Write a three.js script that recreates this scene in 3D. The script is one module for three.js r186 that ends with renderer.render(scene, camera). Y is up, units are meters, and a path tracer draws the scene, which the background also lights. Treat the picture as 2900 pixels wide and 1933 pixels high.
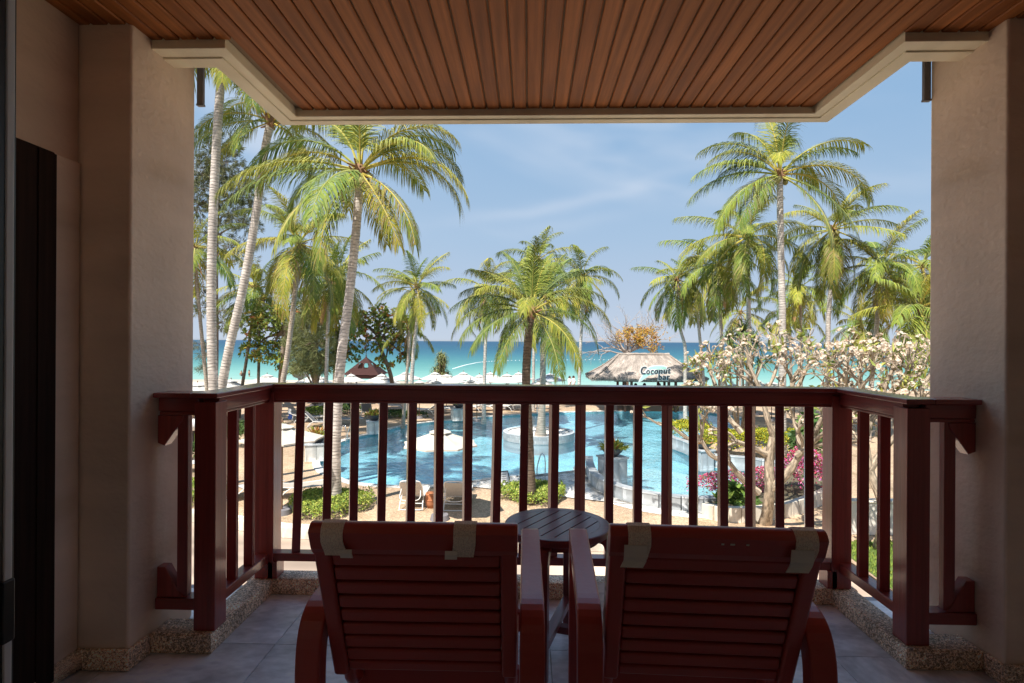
import * as THREE from 'three';
import { RoundedBoxGeometry } from 'three/addons/geometries/RoundedBoxGeometry.js';
import { mergeGeometries } from 'three/addons/utils/BufferGeometryUtils.js';
import { MarchingCubes } from 'three/addons/objects/MarchingCubes.js';
import { FontLoader } from 'three/addons/loaders/FontLoader.js';
import { TextGeometry } from 'three/addons/geometries/TextGeometry.js';

/* ───────────── camera, sky, sun, exposure ───────────── */
const EYE = 5.0, FY = 3.67;                 // eye height above the pool deck; height of the balcony floor
const YAW = 1.67 * Math.PI / 180, ROLL = 0.32 * Math.PI / 180, FPX = 1611;
const scene = new THREE.Scene();
const camera = new THREE.PerspectiveCamera(2 * Math.atan(966.5 / FPX) * 180 / Math.PI, 2900 / 1933, 0.05, 90000);
camera.position.set(0, EYE, 0);
camera.rotation.set(0, YAW, ROLL, 'YXZ');
const renderer = new THREE.WebGLRenderer({ antialias: true });
renderer.toneMapping = THREE.LinearToneMapping;
renderer.toneMappingExposure = 2.15;
renderer.shadowMap.enabled = true;
const SKY_LEVEL = 0.585;
const SUN_DIR = new THREE.Vector3(-0.283, 0.848, 0.45).normalize();
const sun = new THREE.DirectionalLight(new THREE.Color(1.0, 0.94, 0.86), 3.95);
sun.name = 'sun';
sun.position.copy(SUN_DIR).multiplyScalar(120).add(new THREE.Vector3(0, 0, -30));
sun.target.position.set(0, 0, -30);
sun.castShadow = true;
sun.shadow.mapSize.set(4096, 4096);
Object.assign(sun.shadow.camera, { left: -60, right: 60, top: 60, bottom: -60, near: 1, far: 300 });
scene.add(sun, sun.target);

/* ───────────── random numbers and noise ───────────── */
let seedState = 12345;
const rnd = () => { seedState |= 0; seedState = seedState + 0x6D2B79F5 | 0; let t = Math.imul(seedState ^ seedState >>> 15, 1 | seedState); t = t + Math.imul(t ^ t >>> 7, 61 | t) ^ t; return ((t ^ t >>> 14) >>> 0) / 4294967296; };
const reseed = (n) => { seedState = n * 7919 + 17; };
const rr = (a, b) => a + (b - a) * rnd();
const clamp = (v, a = 0, b = 1) => Math.min(b, Math.max(a, v));
const mix = (a, b, t) => a + (b - a) * t;
const smooth = (a, b, v) => { const t = clamp((v - a) / (b - a)); return t * t * (3 - 2 * t); };
const hash = (x, y, s) => { let h = Math.imul(x, 374761393) + Math.imul(y, 668265263) + Math.imul(s, 1442695041); h = Math.imul(h ^ h >>> 13, 1274126177); return ((h ^ h >>> 16) >>> 0) / 4294967296; };
function vnoise(x, y, px, py, s) {           // value noise that tiles after px, py cells
  const xi = Math.floor(x), yi = Math.floor(y), fx = x - xi, fy = y - yi, m = (a, n) => ((a % n) + n) % n;
  const u = fx * fx * (3 - 2 * fx), v = fy * fy * (3 - 2 * fy), x0 = m(xi, px), x1 = m(xi + 1, px), y0 = m(yi, py), y1 = m(yi + 1, py);
  return mix(mix(hash(x0, y0, s), hash(x1, y0, s), u), mix(hash(x0, y1, s), hash(x1, y1, s), u), v);
}
function fbm(u, v, cx, cy, oct, s) { let a = 0, w = 0.5, t = 0; for (let i = 0; i < oct; i++) { a += w * vnoise(u * cx, v * cy, cx, cy, s + i); t += w; w *= 0.5; cx *= 2; cy *= 2; } return a / t; }
function tex(w, h, fn, srgb = true, rep) {   // fn(u, v) -> grey or [r, g, b] in 0..1
  const d = new Uint8Array(w * h * 4);
  for (let j = 0; j < h; j++) for (let i = 0; i < w; i++) {
    const c = fn(i / w, j / h), k = (j * w + i) * 4, g = typeof c === 'number';
    d[k] = clamp(g ? c : c[0]) * 255; d[k + 1] = clamp(g ? c : c[1]) * 255; d[k + 2] = clamp(g ? c : c[2]) * 255; d[k + 3] = 255;
  }
  const t = new THREE.DataTexture(d, w, h);
  t.wrapS = t.wrapT = THREE.RepeatWrapping; t.magFilter = THREE.LinearFilter; t.minFilter = THREE.LinearMipmapLinearFilter; t.generateMipmaps = true;
  if (srgb) { t.colorSpace = THREE.SRGBColorSpace; const m = [0, 0, 0], n = w * h; for (let i = 0; i < n; i += 7) for (let q = 0; q < 3; q++) m[q] += Math.pow(d[i * 4 + q] / 255, 2.2) / (n / 7); t.userData = { mean: m }; }
  if (rep) t.repeat.set(rep[0], rep[1]);
  t.needsUpdate = true;
  return t;
}

/* ───────────── the sky: blue gradient with thin cirrus ───────────── */
{
  const W = 1536, H = 768, d = new Float32Array(W * H * 4);
  const stops = [[0, [0.455, 0.525, 0.625]], [4, [0.395, 0.485, 0.615]], [10, [0.32, 0.445, 0.605]], [20, [0.24, 0.385, 0.575]], [35, [0.195, 0.34, 0.545]], [60, [0.165, 0.285, 0.50]], [90, [0.15, 0.26, 0.46]]];
  for (let j = 0; j < H; j++) {
    const el = ((j + 0.5) / H - 0.5) * 180;
    let c = stops[0][1];
    for (let k = 0; k + 1 < stops.length; k++) if (el >= stops[k][0]) { const t = clamp((el - stops[k][0]) / (stops[k + 1][0] - stops[k][0])); c = stops[k][1].map((v, q) => mix(v, stops[k + 1][1][q], t)); }
    if (el < 0) c = [0.40, 0.42, 0.42];
    for (let i = 0; i < W; i++) {
      const az = ((i + 0.5) / W) * 360 - 90;            // 0 = straight ahead
      let cl = 0;
      if (el > 2) {
        const sx = az / 360, sy = el / 90;
        const st = fbm(sx * 1 + sy * 0.35 + 2, sy + sx * 0.9, 14, 9, 5, 11), fine = fbm(sx + 1, sy + sx * 0.5, 40, 34, 4, 31);
        cl = 0.75 * smooth(0.47, 0.78, st) * smooth(0.25, 0.75, fine) * smooth(2, 10, el) * (1 - smooth(38, 70, el)) * 0.42;
        const left = Math.exp(-(((az + 26) / 12) ** 2) - (((el - 17) / 9) ** 2));     // paler veil of cloud low in the left of the view
        cl = clamp(cl + left * 0.5 * smooth(0.25, 0.7, fbm(sx + 3, sy * 1.2, 30, 16, 4, 77)));
        for (const [a0, e0, sl, wd, ln, k] of [[-1, 12.8, 0.16, 0.75, 8, 0.3], [8, 14.6, 0.2, 0.6, 9, 0.26], [3, 11.5, 0.12, 0.7, 7, 0.2], [24, 20, 0.3, 1.2, 12, 0.16]]) {
          const dy = el - e0 - (az - a0) * sl + (fine - 0.5) * 1.6;
          cl = clamp(cl + 0.62 * k * Math.exp(-((dy / wd) ** 2) - (((az - a0) / ln) ** 2)));
        }
      }
      const k = (j * W + i) * 4;
      for (let q = 0; q < 3; q++) d[k + q] = mix(c[q], [0.62, 0.66, 0.74][q], cl) * SKY_LEVEL;
      d[k + 3] = 1;
    }
  }
  const t = new THREE.DataTexture(d, W, H, THREE.RGBAFormat, THREE.FloatType);
  t.mapping = THREE.EquirectangularReflectionMapping; t.magFilter = t.minFilter = THREE.LinearFilter; t.needsUpdate = true;
  scene.background = t; scene.environment = t;
}

/* ───────────── measuring helpers: photo pixel (2900 x 1933) to a point of the place ───────────── */
const V3 = (x, y, z) => new THREE.Vector3(x, y, z);
function ray(px, py) {
  const x = px - 1450, y = 966.5 - py, c = Math.cos(ROLL), s = Math.sin(ROLL);
  const dx = (x * c - y * s) / FPX, dy = (x * s + y * c) / FPX, cy = Math.cos(YAW), sy = Math.sin(YAW);
  return V3(dx * cy - sy, dy, -dx * sy - cy);
}
const P = (px, py, h = 0) => { const r = ray(px, py); return r.multiplyScalar((h - EYE) / r.y).add(V3(0, EYE, 0)); };   // on the level h
const Z = (px, py, d) => { const r = ray(px, py); return r.multiplyScalar(-d / r.z).add(V3(0, EYE, 0)); };                // on the upright plane z = -d

/* ───────────── naming, tagging, geometry helpers ───────────── */
const taken = {};
const numbered = (n) => { const k = taken[n] = (taken[n] ?? -1) + 1; return k ? n + '_' + String(k).padStart(3, '0') : n; };
function shade(m) { m.castShadow = true; m.receiveShadow = true; return m; }
function tag(o, label, category, group, kind) {
  if (label) o.userData.label = label;
  if (category) o.userData.category = category;
  if (group) o.userData.group = group;
  if (kind) o.userData.kind = kind;
  return o;
}
function thing(name, label, category, pos = [0, 0, 0], turn = 0, group) {
  const o = new THREE.Group(); o.name = numbered(name); scene.add(o);
  o.position.set(...(pos.isVector3 ? pos.toArray() : pos)); o.rotation.y = turn;
  return tag(o, label, category, group);
}
function part(name, geo, m, parent, kind) {
  const o = shade(new THREE.Mesh(Array.isArray(geo) ? join(geo) : geo, m));
  o.name = parent === scene ? numbered(name) : name; parent.add(o);
  if (kind) o.userData.kind = kind;
  return o;
}
const struct = (name, geo, m) => part(name, geo, m, scene, 'structure');
function join(list) {
  const gs = list.map((g) => { const n = g.index ? g.toNonIndexed() : g.clone(); for (const k of Object.keys(n.attributes)) if (!['position', 'normal', 'uv'].includes(k)) n.deleteAttribute(k); if (!n.attributes.uv) n.setAttribute('uv', new THREE.BufferAttribute(new Float32Array(n.attributes.position.count * 2), 2)); return n; });
  return mergeGeometries(gs);
}
function boxUV(g, long = 'x') {              // uv in metres, u along the long axis
  if (g.index) g = g.toNonIndexed();
  const p = g.attributes.position, n = g.attributes.normal, uv = new Float32Array(p.count * 2);
  const ax = { x: 0, y: 1, z: 2 }[long];
  for (let i = 0; i < p.count; i += 3) {
    const N = [0, 1, 2].map((k) => Math.abs(n.getComponent(i, k) + n.getComponent(i + 1, k) + n.getComponent(i + 2, k))), m = N.indexOf(Math.max(...N));
    const rest = [0, 1, 2].filter((k) => k !== m), u = rest.includes(ax) ? ax : rest[0], v = rest.find((k) => k !== u);
    for (let j = i; j < i + 3; j++) { uv[j * 2] = p.getComponent(j, u); uv[j * 2 + 1] = p.getComponent(j, v) + m * 0.37; }
  }
  g.setAttribute('uv', new THREE.BufferAttribute(uv, 2));
  return g;
}
const bx = (w, h, d, x = 0, y = 0, z = 0, r = 0.004, long) => {
  const L = long ?? (w >= h && w >= d ? 'x' : h >= d ? 'y' : 'z');
  const g = boxUV(r > 0 ? new RoundedBoxGeometry(w, h, d, 1, Math.min(r, w / 2.2, h / 2.2, d / 2.2)) : new THREE.BoxGeometry(w, h, d), L);
  return g.translate(x, y, z);
};
const span = (x0, x1, y0, y1, z0, z1, r = 0.004, long) => bx(x1 - x0, y1 - y0, Math.abs(z1 - z0), (x0 + x1) / 2, (y0 + y1) / 2, (z0 + z1) / 2, r, long);
function tube(pts, rad, seg, radial, opt = {}) {   // tapered tube with uv in metres; rad(t) in metres
  const curve = pts.length > 2 ? new THREE.CatmullRomCurve3(pts) : new THREE.LineCurve3(pts[0], pts[1]);
  const R = typeof rad === 'function' ? rad : () => rad, fr = curve.computeFrenetFrames(seg, false), len = curve.getLength();
  const pos = [], nor = [], uv = [], idx = [];
  let up = Math.abs(curve.getTangent(0).y) > 0.9 ? V3(1, 0, 0) : V3(0, 1, 0);
  for (let i = 0; i <= seg; i++) {
    const t = i / seg, p = curve.getPointAt(t), T = curve.getTangentAt(t), A = up.clone().addScaledVector(T, -up.dot(T)).normalize(), B = T.clone().cross(A);
    up = A;
    for (let k = 0; k <= radial; k++) {
      const a = k / radial * Math.PI * 2, n = A.clone().multiplyScalar(Math.cos(a)).addScaledVector(B, Math.sin(a)), r = R(t, a);
      pos.push(p.x + n.x * r, p.y + n.y * r, p.z + n.z * r); nor.push(n.x, n.y, n.z); uv.push(k / radial, t * len);
    }
  }
  for (let i = 0; i < seg; i++) for (let k = 0; k < radial; k++) { const a = i * (radial + 1) + k, b = a + radial + 1; idx.push(a, a + 1, b, b, a + 1, b + 1); }
  const g = new THREE.BufferGeometry();
  if (opt.caps) for (const [i, s] of [[0, -1], [seg, 1]]) {
    const t = i / seg, p = curve.getPointAt(t), T = curve.getTangentAt(t).multiplyScalar(s), c = pos.length / 3;
    pos.push(p.x, p.y, p.z); nor.push(T.x, T.y, T.z); uv.push(0, 0);
    for (let k = 0; k < radial; k++) { const a = i * (radial + 1) + k; s < 0 ? idx.push(c, a + 1, a) : idx.push(c, a, a + 1); }
  }
  g.setAttribute('position', new THREE.Float32BufferAttribute(pos, 3)); g.setAttribute('normal', new THREE.Float32BufferAttribute(nor, 3)); g.setAttribute('uv', new THREE.Float32BufferAttribute(uv, 2));
  g.setIndex(idx);
  return g;
}
class Leaves {                                // collects flat leaf faces with colours
  constructor() { this.p = []; this.c = []; }
  tri(a, b, c, k) { this.p.push(a.x, a.y, a.z, b.x, b.y, b.z, c.x, c.y, c.z); this.c.push(...k, ...k, ...k); }
  quad(a, b, c, d, k) { this.tri(a, b, c, k); this.tri(a, c, d, k); }
  leaf(o, dir, side, len, wid, k, bend = 0.25) {     // a pointed leaf folded along its midrib
    const n = dir.clone().cross(side).normalize(), m = o.clone().addScaledVector(dir, len * 0.45).addScaledVector(n, -len * 0.04), t = o.clone().addScaledVector(dir, len).addScaledVector(n, -len * bend);
    const a = o.clone().addScaledVector(dir, len * 0.42).addScaledVector(side, wid / 2), b = o.clone().addScaledVector(dir, len * 0.42).addScaledVector(side, -wid / 2);
    this.tri(o, m, a, k); this.tri(m, t, a, k); this.tri(o, b, m, k); this.tri(m, b, t, k);
  }
  card(o, dir, side, len, wid, k) {                  // the cheap leaf: a diamond of two triangles
    const t = o.clone().addScaledVector(dir, len), a = o.clone().addScaledVector(dir, len * 0.45).addScaledVector(side, wid / 2), b = o.clone().addScaledVector(dir, len * 0.45).addScaledVector(side, -wid / 2);
    this.tri(o, t, a, k); this.tri(o, b, t, k);
  }
  build() {
    const g = new THREE.BufferGeometry();
    g.setAttribute('position', new THREE.Float32BufferAttribute(this.p, 3)); g.setAttribute('color', new THREE.Float32BufferAttribute(this.c, 3));
    g.computeVertexNormals();
    return g;
  }
}
const rdir = () => { const u = rr(-1, 1), a = rr(0, Math.PI * 2), s = Math.sqrt(1 - u * u); return V3(s * Math.cos(a), u, s * Math.sin(a)); };
const perp = (d) => { const a = rdir(); return a.addScaledVector(d, -a.dot(d)).normalize(); };
const tone = (c, j) => { const k = 1 + rr(-j, j), h = rr(-j, j) * 0.35; return [c[0] * (k + h), c[1] * k, c[2] * (k - h)]; };
const jitterMix = (a, b, t) => [0, 1, 2].map((i) => mix(a[i], b[i], t));

/* ───────────── materials ───────────── */
const base = (c, o) => { const m = o.map?.userData?.mean; return new THREE.Color().setRGB(...(m ? c.map((v, i) => v / m[i]) : c)); };   // the given colour is the mean colour of the surface
const std = (c, roughness = 0.7, o = {}) => new THREE.MeshStandardMaterial({ color: base(c, o), roughness, ...o });
const phy = (c, roughness = 0.7, o = {}) => new THREE.MeshPhysicalMaterial({ color: base(c, o), roughness, ...o });
const T = {
  grain: tex(512, 128, (u, v) => { const w = fbm(u, v, 3, 24, 4, 3), f = fbm(u, v, 8, 64, 3, 9); return 0.66 + 0.24 * w + 0.2 * f; }),
  grainBump: tex(512, 128, (u, v) => fbm(u, v, 6, 64, 3, 9), false),
  brush: tex(256, 256, (u, v) => 0.5 * fbm(u, v, 3, 40, 3, 5) + 0.5 * fbm(u, v, 12, 90, 2, 8), false),
  plaster: tex(512, 512, (u, v) => { const a = fbm(u, v, 3, 3, 4, 21), s = fbm(u, v, 14, 2, 4, 25), d = smooth(0.62, 0.8, fbm(u, v, 9, 3, 4, 29)), b = 0.8 + 0.2 * a + 0.1 * (s - 0.5) - 0.022 * d; return [b, b * (0.99 - 0.01 * d), b * (0.98 - 0.03 * d)]; }),
  plasterBump: tex(512, 512, (u, v) => fbm(u, v, 40, 28, 3, 27), false),
  pebble: tex(512, 512, (u, v) => { const n = fbm(u, v, 90, 90, 2, 41), m = fbm(u, v, 5, 5, 4, 44), k = hash(Math.floor(u * 170), Math.floor(v * 170), 5); const b = 0.5 + 0.5 * n + (k - 0.5) * 0.36 + (m - 0.5) * 0.35; return [b, b * mix(0.86, 0.97, k), b * mix(0.66, 0.9, k)]; }),
  pebbleBump: tex(512, 512, (u, v) => 0.6 * fbm(u, v, 90, 90, 2, 41) + 0.4 * hash(Math.floor(u * 170), Math.floor(v * 170), 5), false),
  deck: tex(1024, 1024, (u, v) => { const m = fbm(u, v, 4, 4, 5, 51), k = fbm(u, v, 220, 220, 2, 55), s = smooth(0.55, 0.8, fbm(u, v, 9, 9, 4, 57)); const b = 0.72 + 0.3 * (k - 0.5) * 1.3 + 0.22 * (m - 0.5) - 0.09 * s; return [b, b * 0.985, b * (0.97 - 0.04 * s)]; }),
  slate: tex(512, 512, (u, v) => { const a = fbm(u + v * 0.3, v, 4, 10, 5, 61), b = fbm(u, v, 30, 50, 3, 66); return 0.6 + 0.34 * a + 0.18 * (b - 0.5); }),
  slateBump: tex(256, 256, (u, v) => fbm(u, v, 8, 18, 4, 61), false),
  stone: tex(512, 512, (u, v) => { const a = fbm(u, v, 4, 6, 5, 71), w = smooth(0.55, 0.75, fbm(u, v, 14, 3, 4, 76)); return 0.62 + 0.35 * a + 0.12 * w; }),
  trunk: tex(64, 1024, (u, v) => { const w = fbm(u, v, 3, 9, 3, 81) * 0.02 + 0.05 * fbm(0.5, v, 2, 7, 2, 83), r = ((v + w) * 26) % 1, dp = 0.5 + 0.36 * fbm(u, v, 4, 30, 2, 84), ring = r < 0.16 ? dp + r * 2.2 : 0.86 + 0.14 * Math.sin(r * 3), n = fbm(u, v, 8, 120, 3, 86), b = fbm(u, v, 2, 5, 3, 89); return clamp(ring * (0.7 + 0.42 * n) * (0.72 + 0.42 * b)); }),
  trunkBump: tex(64, 1024, (u, v) => { const w = fbm(u, v, 3, 9, 3, 81) * 0.02 + 0.05 * fbm(0.5, v, 2, 7, 2, 83), r = ((v + w) * 26) % 1; return (r < 0.16 ? r * 3 : 0.5 + 0.5 * r) * 0.8 + 0.2 * fbm(u, v, 8, 120, 3, 86); }, false),
  thatch: tex(512, 512, (u, v) => { const s = fbm(u, v, 90, 5, 3, 91), m = fbm(u, v, 6, 6, 4, 95), r = fbm(u, v, 120, 60, 2, 97); return 0.42 + 0.35 * s + 0.3 * (m - 0.5) + 0.35 * (r - 0.4); }),
  bark: tex(128, 256, (u, v) => 0.5 + 0.6 * (fbm(u, v, 10, 8, 4, 101) - 0.25), true),
  ripple: tex(512, 512, (u, v) => 0.55 * fbm(u, v, 14, 14, 3, 111) + 0.45 * fbm(u + 0.3, v + 0.6, 34, 30, 2, 115), false),
  swell: tex(1024, 1024, (u, v) => 0.6 * fbm(u, v, 12, 60, 4, 121) + 0.4 * fbm(u, v, 50, 140, 2, 125), false),
  mosaic: tex(1024, 1024, (u, v) => { const a = fbm(u, v, 5, 5, 4, 131), c = hash(Math.floor(u * 200), Math.floor(v * 200), 3), j = (u * 100) % 1 < 0.08 || (v * 100) % 1 < 0.08 ? 0.12 : 0; const b = 0.72 + 0.35 * (a - 0.5) + 0.22 * (c - 0.5) - j; return [b * 0.94, b, b]; }),
  weave: tex(128, 128, (u, v) => 0.85 + 0.15 * hash(Math.floor(u * 64), Math.floor(v * 64), 2) - ((u * 32) % 1 < 0.2 ? 0.06 : 0)),
  cloth: tex(256, 256, (u, v) => 0.86 + 0.16 * fbm(u, v, 5, 5, 4, 141)),
};
T.grain.repeat.set(0.6, 2.2); T.grainBump.repeat.set(0.6, 2.2); T.brush.repeat.set(1.2, 4);
T.plaster.repeat.set(0.6, 0.6); T.plasterBump.repeat.set(1.4, 1.4);
T.pebble.repeat.set(1.6, 1.6); T.pebbleBump.repeat.set(1.6, 1.6);
T.deck.repeat.set(0.16, 0.16); T.slate.repeat.set(0.9, 0.9); T.slateBump.repeat.set(0.9, 0.9); T.stone.repeat.set(0.7, 0.7);
T.trunk.repeat.set(1, 0.4); T.trunkBump.repeat.set(1, 0.4);
T.thatch.repeat.set(0.35, 0.35); T.bark.repeat.set(2, 1.2); T.ripple.repeat.set(0.22, 0.22); T.swell.repeat.set(0.006, 0.012); T.mosaic.repeat.set(0.14, 0.14);
T.cloth.repeat.set(0.8, 0.8);
const wood = (c, o = {}) => phy(c, 0.42, { map: T.grain, bumpMap: T.brush, bumpScale: 0.0009, clearcoat: 0.85, clearcoatRoughness: 0.16, ...o });
const M = {
  plank: [[0.36, 0.125, 0.034], [0.325, 0.11, 0.03], [0.40, 0.142, 0.04], [0.345, 0.118, 0.032], [0.30, 0.10, 0.027]].map((c) => phy(c, 0.55, { map: T.grain, bumpMap: T.grainBump, bumpScale: 0.0006, specularIntensity: 0.22, clearcoat: 0.05, clearcoatRoughness: 0.3 })),
  backing: std([0.36, 0.26, 0.17], 0.9),
  trim: std([0.90, 0.82, 0.60], 0.75, { map: T.plaster, bumpMap: T.plasterBump, bumpScale: 0.001 }),
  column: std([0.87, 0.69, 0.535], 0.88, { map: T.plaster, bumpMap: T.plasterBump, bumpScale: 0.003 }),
  wallShade: std([0.64, 0.475, 0.355], 0.88, { map: T.plaster, bumpMap: T.plasterBump, bumpScale: 0.003 }),  // same plaster as the columns, the left wall's shade put into its colour
  gapShade: std([0.035, 0.028, 0.025], 0.95),  // near black, painted shade for the gaps between the back slats
  facade: std([0.62, 0.50, 0.38], 0.9, { map: T.plaster }),
  rail: wood([0.31, 0.042, 0.032]),
  bare: std([0.5, 0.47, 0.2], 0.8, { map: T.grain }),
  chair: phy([0.50, 0.062, 0.046], 0.3, { bumpMap: T.plasterBump, bumpScale: 0.0006, clearcoat: 0.3, clearcoatRoughness: 0.3 }),
  table: phy([0.20, 0.036, 0.040], 0.36, { map: T.grain, clearcoat: 0.4, clearcoatRoughness: 0.25 }),
  kerb: std([0.80, 0.62, 0.45], 0.85, { map: T.pebble, bumpMap: T.pebbleBump, bumpScale: 0.004 }),
  tile: [[0.79, 0.785, 0.825], [0.77, 0.765, 0.805], [0.80, 0.795, 0.835]].map((c) => phy(c, 0.34, { map: T.slate, bumpMap: T.slateBump, bumpScale: 0.0008, ior: 1.9 })),
  grout: std([0.34, 0.34, 0.36], 0.9),
  door: phy([0.028, 0.014, 0.009], 0.8, { map: T.grain, specularIntensity: 0.25 }),
  alu: std([0.78, 0.76, 0.77], 0.45),
  black: std([0.02, 0.02, 0.02], 0.4),
  greyPaint: std([0.19, 0.18, 0.19], 0.6),
  strap: std([0.96, 0.80, 0.66], 0.85, { map: T.weave }),
  strapFleece: std([0.95, 0.85, 0.74], 0.95),
  cushion: std([0.78, 0.74, 0.66], 0.85, { map: T.weave }),
  deck: std([0.42, 0.30, 0.195], 0.9, { map: T.deck }),
  path: std([0.55, 0.42, 0.32], 0.9, { map: T.deck }),
  sand: std([0.66, 0.57, 0.45], 0.95, { map: T.deck }),
  soil: std([0.12, 0.10, 0.06], 1),
  coping: std([0.66, 0.64, 0.60], 0.9, { map: T.pebble, bumpMap: T.pebbleBump, bumpScale: 0.01 }),
  pebbles: std([0.80, 0.77, 0.72], 0.9, { map: T.pebble }),
  grey: [[0.36, 0.385, 0.40], [0.32, 0.35, 0.37], [0.40, 0.42, 0.43]].map((c) => std(c, 0.6, { map: T.stone })),
  paleStone: std([0.55, 0.55, 0.52], 0.7, { map: T.stone }),
  planterWall: std([0.66, 0.60, 0.50], 0.85, { map: T.stone }),
  spaFloor: std([0.30, 0.52, 0.55], 0.7, { map: T.mosaic }),
  roomWhite: std([0.86, 0.83, 0.78], 0.9),
  roomFloor: std([0.66, 0.58, 0.48], 0.4),
  poolFloor: std([0.20, 0.45, 0.515], 0.7, { map: T.mosaic }),
  water: phy([0.90, 0.97, 1.0], 0.04, { transmission: 1, thickness: 0, ior: 1.33, specularIntensity: 0.95, bumpMap: T.ripple, bumpScale: 0.035 }),
  canvas: std([0.56, 0.52, 0.45], 0.85, { map: T.cloth, side: THREE.DoubleSide }),
  canvasWhite: std([0.53, 0.515, 0.48], 0.85, { map: T.cloth, side: THREE.DoubleSide }),
  canvasGrey: std([0.42, 0.44, 0.47], 0.85, { map: T.cloth, side: THREE.DoubleSide }),
  poleWood: std([0.16, 0.085, 0.045], 0.5),
  whiteMetal: std([0.80, 0.79, 0.76], 0.4),
  slingTaupe: std([0.42, 0.37, 0.31], 0.8, { map: T.weave, side: THREE.DoubleSide }),
  slingGrey: std([0.22, 0.22, 0.23], 0.8, { map: T.weave, side: THREE.DoubleSide }),
  slingPale: std([0.52, 0.49, 0.45], 0.8, { map: T.weave, side: THREE.DoubleSide }),
  chrome: std([0.75, 0.76, 0.77], 0.15, { metalness: 1 }),
  terracotta: std([0.42, 0.16, 0.07], 0.8),
  bowl: std([0.05, 0.05, 0.055], 0.5),
  thatch: std([0.37, 0.315, 0.27], 1, { map: T.thatch, bumpMap: T.thatch, bumpScale: 0.05 }),
  straw: std([0.40, 0.35, 0.30], 1, { side: THREE.DoubleSide }),
  darkWood: std([0.085, 0.04, 0.022], 0.6),
  gazebo: std([0.055, 0.016, 0.013], 0.85),
  trunkPale: std([0.54, 0.485, 0.43], 0.9, { map: T.trunk, bumpMap: T.trunkBump, bumpScale: 0.02 }),
  trunkMid: std([0.42, 0.355, 0.29], 0.9, { map: T.trunk, bumpMap: T.trunkBump, bumpScale: 0.02 }),
  trunkDark: std([0.15, 0.115, 0.085], 0.95, { map: T.trunk, bumpMap: T.trunkBump, bumpScale: 0.025 }),
  bark: std([0.20, 0.15, 0.115], 0.95, { map: T.bark, bumpMap: T.bark, bumpScale: 0.01 }),
  barkPale: std([0.37, 0.30, 0.22], 0.9, { map: T.bark, bumpMap: T.bark, bumpScale: 0.008 }),
  twigGrey: std([0.42, 0.36, 0.32], 0.9),
  fibre: std([0.26, 0.145, 0.075], 0.95),
  coconut: std([0.27, 0.24, 0.07], 0.6),
  white: std([0.80, 0.80, 0.80], 0.5),
  cream: std([0.75, 0.70, 0.62], 0.8),
  darkText: std([0.05, 0.06, 0.07], 0.6),
  aqua: std([0.42, 0.74, 0.62], 0.6),
  blueTowel: std([0.05, 0.12, 0.42], 0.9),
};
const leafy = (tint = [1, 1, 1], o = {}) => phy(tint, 0.95, { vertexColors: true, side: THREE.DoubleSide, transmission: 0.15, thickness: 0, clearcoat: 0.14, clearcoatRoughness: 0.4, ...o });
M.frond = [[1, 1, 1], [1.18, 1.08, 0.9], [0.72, 0.86, 0.85], [0.98, 0.9, 0.75]].map((c) => leafy(c));
M.frondDead = [[1.9, 1.12, 2.6], [1.5, 0.95, 2.0]].map((c) => leafy(c));
M.frondDark = [[0.5, 0.62, 0.62], [0.62, 0.7, 0.66], [0.36, 0.5, 0.5], [0.95, 0.92, 0.8]].map((c) => leafy(c));
M.leaf = leafy([1, 1, 1]);
M.needle = phy([1, 1, 1], 1, { vertexColors: true, side: THREE.DoubleSide });
M.petal = phy([1, 1, 1], 0.95, { vertexColors: true, side: THREE.DoubleSide, transmission: 0.3, thickness: 0 });

/* ───────────── the building round the balcony ───────────── */
const CEIL = FY + 2.6;
struct('balcony_slab', span(-1.9, 2.3, FY - 0.26, FY - 0.012, -3.07, 2.9, 0), M.grout);
struct('lower_storey', span(-14, 14, -0.4, FY - 0.27, -2.62, 9, 0), M.facade);
struct('upper_storey', [span(-14, 14, CEIL + 0.12, FY + 3.6, -2.64, 9, 0), span(-1.48, 1.76, CEIL + 0.12, FY + 3.2, -3.22, -2.65, 0)], M.facade);
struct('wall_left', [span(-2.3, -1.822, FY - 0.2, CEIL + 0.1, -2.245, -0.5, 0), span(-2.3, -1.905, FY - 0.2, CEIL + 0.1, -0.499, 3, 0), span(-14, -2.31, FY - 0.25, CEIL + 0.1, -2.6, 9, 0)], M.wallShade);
struct('wall_right', [span(2.31, 2.7, FY - 0.2, CEIL + 0.1, -2.6, 3, 0), span(2.71, 14, FY - 0.25, CEIL + 0.1, -2.6, 9, 0)], M.column);
struct('wall_front', [span(-1.82, -0.66, FY, CEIL, -0.66, -0.5, 0.002)], M.column);
struct('room_walls', [span(-2.3, 2.7, FY - 0.2, CEIL + 0.1, 3, 3.2, 0), span(-1.9, -1.885, FY, CEIL - 0.03, -0.49, 2.99, 0), span(2.285, 2.3, FY, CEIL - 0.03, -0.49, 2.99, 0), span(-1.88, 2.28, CEIL - 0.03, CEIL - 0.008, -0.5, 2.99, 0), span(-1.88, 2.28, CEIL - 0.5, CEIL - 0.031, 2.97, 2.99, 0)], M.roomWhite);
struct('room_floor', span(-1.88, 2.28, FY + 0.002, FY + 0.012, -0.45, 2.96, 0), M.roomFloor);
struct('column_left', span(-2.29, -1.607, FY, CEIL + 0.05, -2.69, -2.25, 0.012), M.column);
struct('column_right', span(1.863, 2.305, FY, CEIL + 0.05, -2.706, -2.276, 0.012), M.column);
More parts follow.
